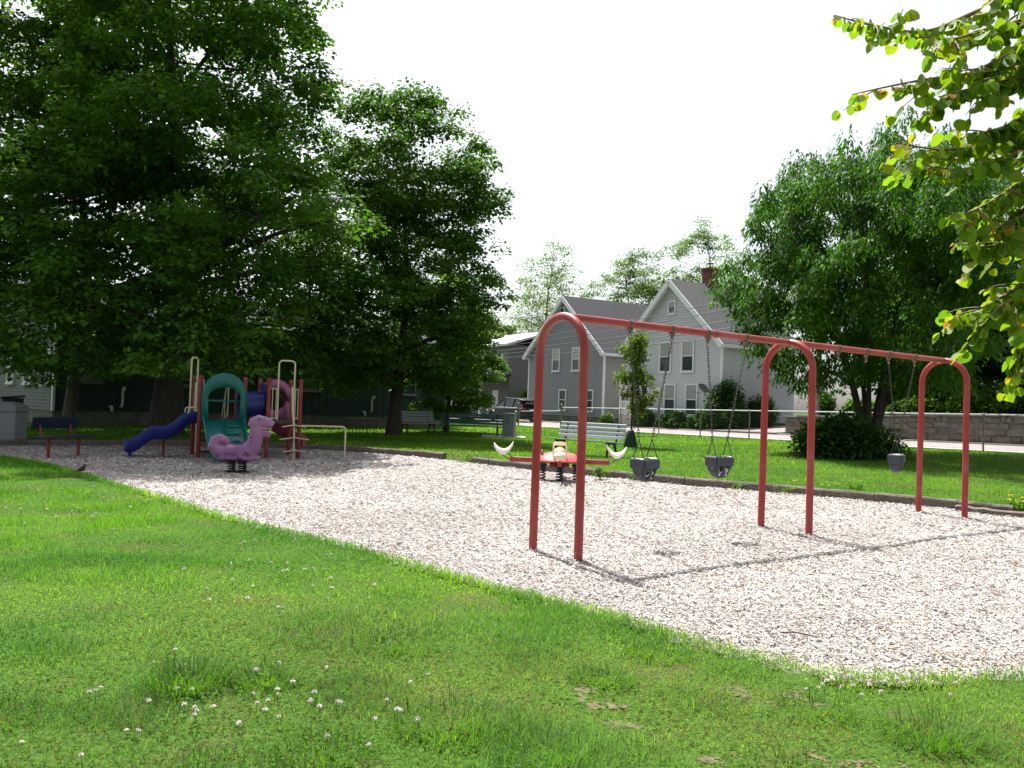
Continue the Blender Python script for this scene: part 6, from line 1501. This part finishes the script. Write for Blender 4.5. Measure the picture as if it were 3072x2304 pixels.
    for j, c in enumerate(cols):
        outl = [(0.0, 0.0), (0.0, 0.22), (0.08, 0.40), (0.26, 0.51), (0.46, 0.51), (0.66, 0.43), (0.84, 0.27), (0.95, 0.11), (1.0, 0.0)]
        v = [(-0.35, 0.012, 0.05), (-0.35, -0.012, 0.05)]; f = []
        spine = [(x, 0.0, 0.0 - 0.16 * x * x * (0.5 + .3 * (j % 3))) for x, y in outl]
        b0 = len(v); v += spine; v += [(x - .06 * (y > .25) * (x < .2), y, 0.16 * y * (1 + .4 * (j % 2)) - 0.16 * x * x * (.5 + .3 * (j % 3))) for x, y in outl]; v += [(x - .06 * (y > .25) * (x < .2), -y, 0.16 * y - 0.16 * x * x * (.5 + .3 * (j % 3))) for x, y in outl]
        f.append((0, 1, b0))
        for i in range(8):
            f.append((b0 + i, b0 + i + 1, b0 + 9 + i + 1, b0 + 9 + i)); f.append((b0 + i + 1, b0 + i, b0 + 18 + i, b0 + 18 + i + 1))
        me = bpy.data.meshes.new('leaf'); me.from_pydata(v, [], f); me.update()
        me.polygons.foreach_set('use_smooth', [True] * len(me.polygons))
        at = me.attributes.new('tint', 'FLOAT_COLOR', 'POINT'); at.data.foreach_set('color', np.tile(np.array([*c, 1.0], np.float32), len(v)))
        me.materials.append(M['leaf_r']); metas.append(me)
    vis = []
    for p, d, s, k in L:
        wpos = p + tl; vis.append(abs(wpos.x) < 0.60 * wpos.y + .1)
    order = [i for i in range(len(L)) if vis[i]]; rs.shuffle(order); single = set(order[:300])
    SP = MB(); stuff = []
    for i, (p, d, s, k) in enumerate(L):
        d = d.normalized(); hang = rs.uniform(.35, 1.5); ax = (d + Vector((rs.gauss(0, .25), rs.gauss(0, .25), -hang))).normalized()
        nr = (Vector((-.25, .35, .75)) + Vector((rs.gauss(0, .45), rs.gauss(0, .45), rs.gauss(0, .3)))).normalized(); nr = (nr - ax * nr.dot(ax)).normalized(); bt = nr.cross(ax)
        sz = 0.056 * s; pos = p + ax * sz * .35
        if rs.random() < (.06 if k < .8 else .35): j = rs.choice((4, 5)); sz *= .6
        else: j = rs.choice((0, 1, 2, 3))
        mw = Matrix(((ax.x * sz, bt.x * sz, nr.x * sz, pos.x), (ax.y * sz, bt.y * sz, nr.y * sz, pos.y), (ax.z * sz, bt.z * sz, nr.z * sz, pos.z), (0, 0, 0, 1)))
        if i in single:
            o = bpy.data.objects.new('leaf', metas[j]); COL.objects.link(o); o.parent = t; o.matrix_basis = mw
        else: stuff.append((pos, ax, nr, sz, cols[j]))
    A = lambda k: np.array([tuple(q[k]) for q in stuff])
    hl = [(0.0, .22, .03), (.08, .40, .06), (.26, .51, .07), (.46, .51, .05), (.66, .43, .0), (.84, .27, -.06)]
    tm = [(0, 0, 0)] + hl + [(1.0, 0, -.13)] + [(x_, -y_, z_) for x_, y_, z_ in hl[::-1]]
    o = cards('foliage', 'leaf_r', A(0), A(1), A(2), np.array([q[3] for q in stuff]), A(4), tm, [tuple(range(8)), (0,) + tuple(range(7, 14))], parent=t); o['kind'] = 'stuff'
round_leaf_tree()
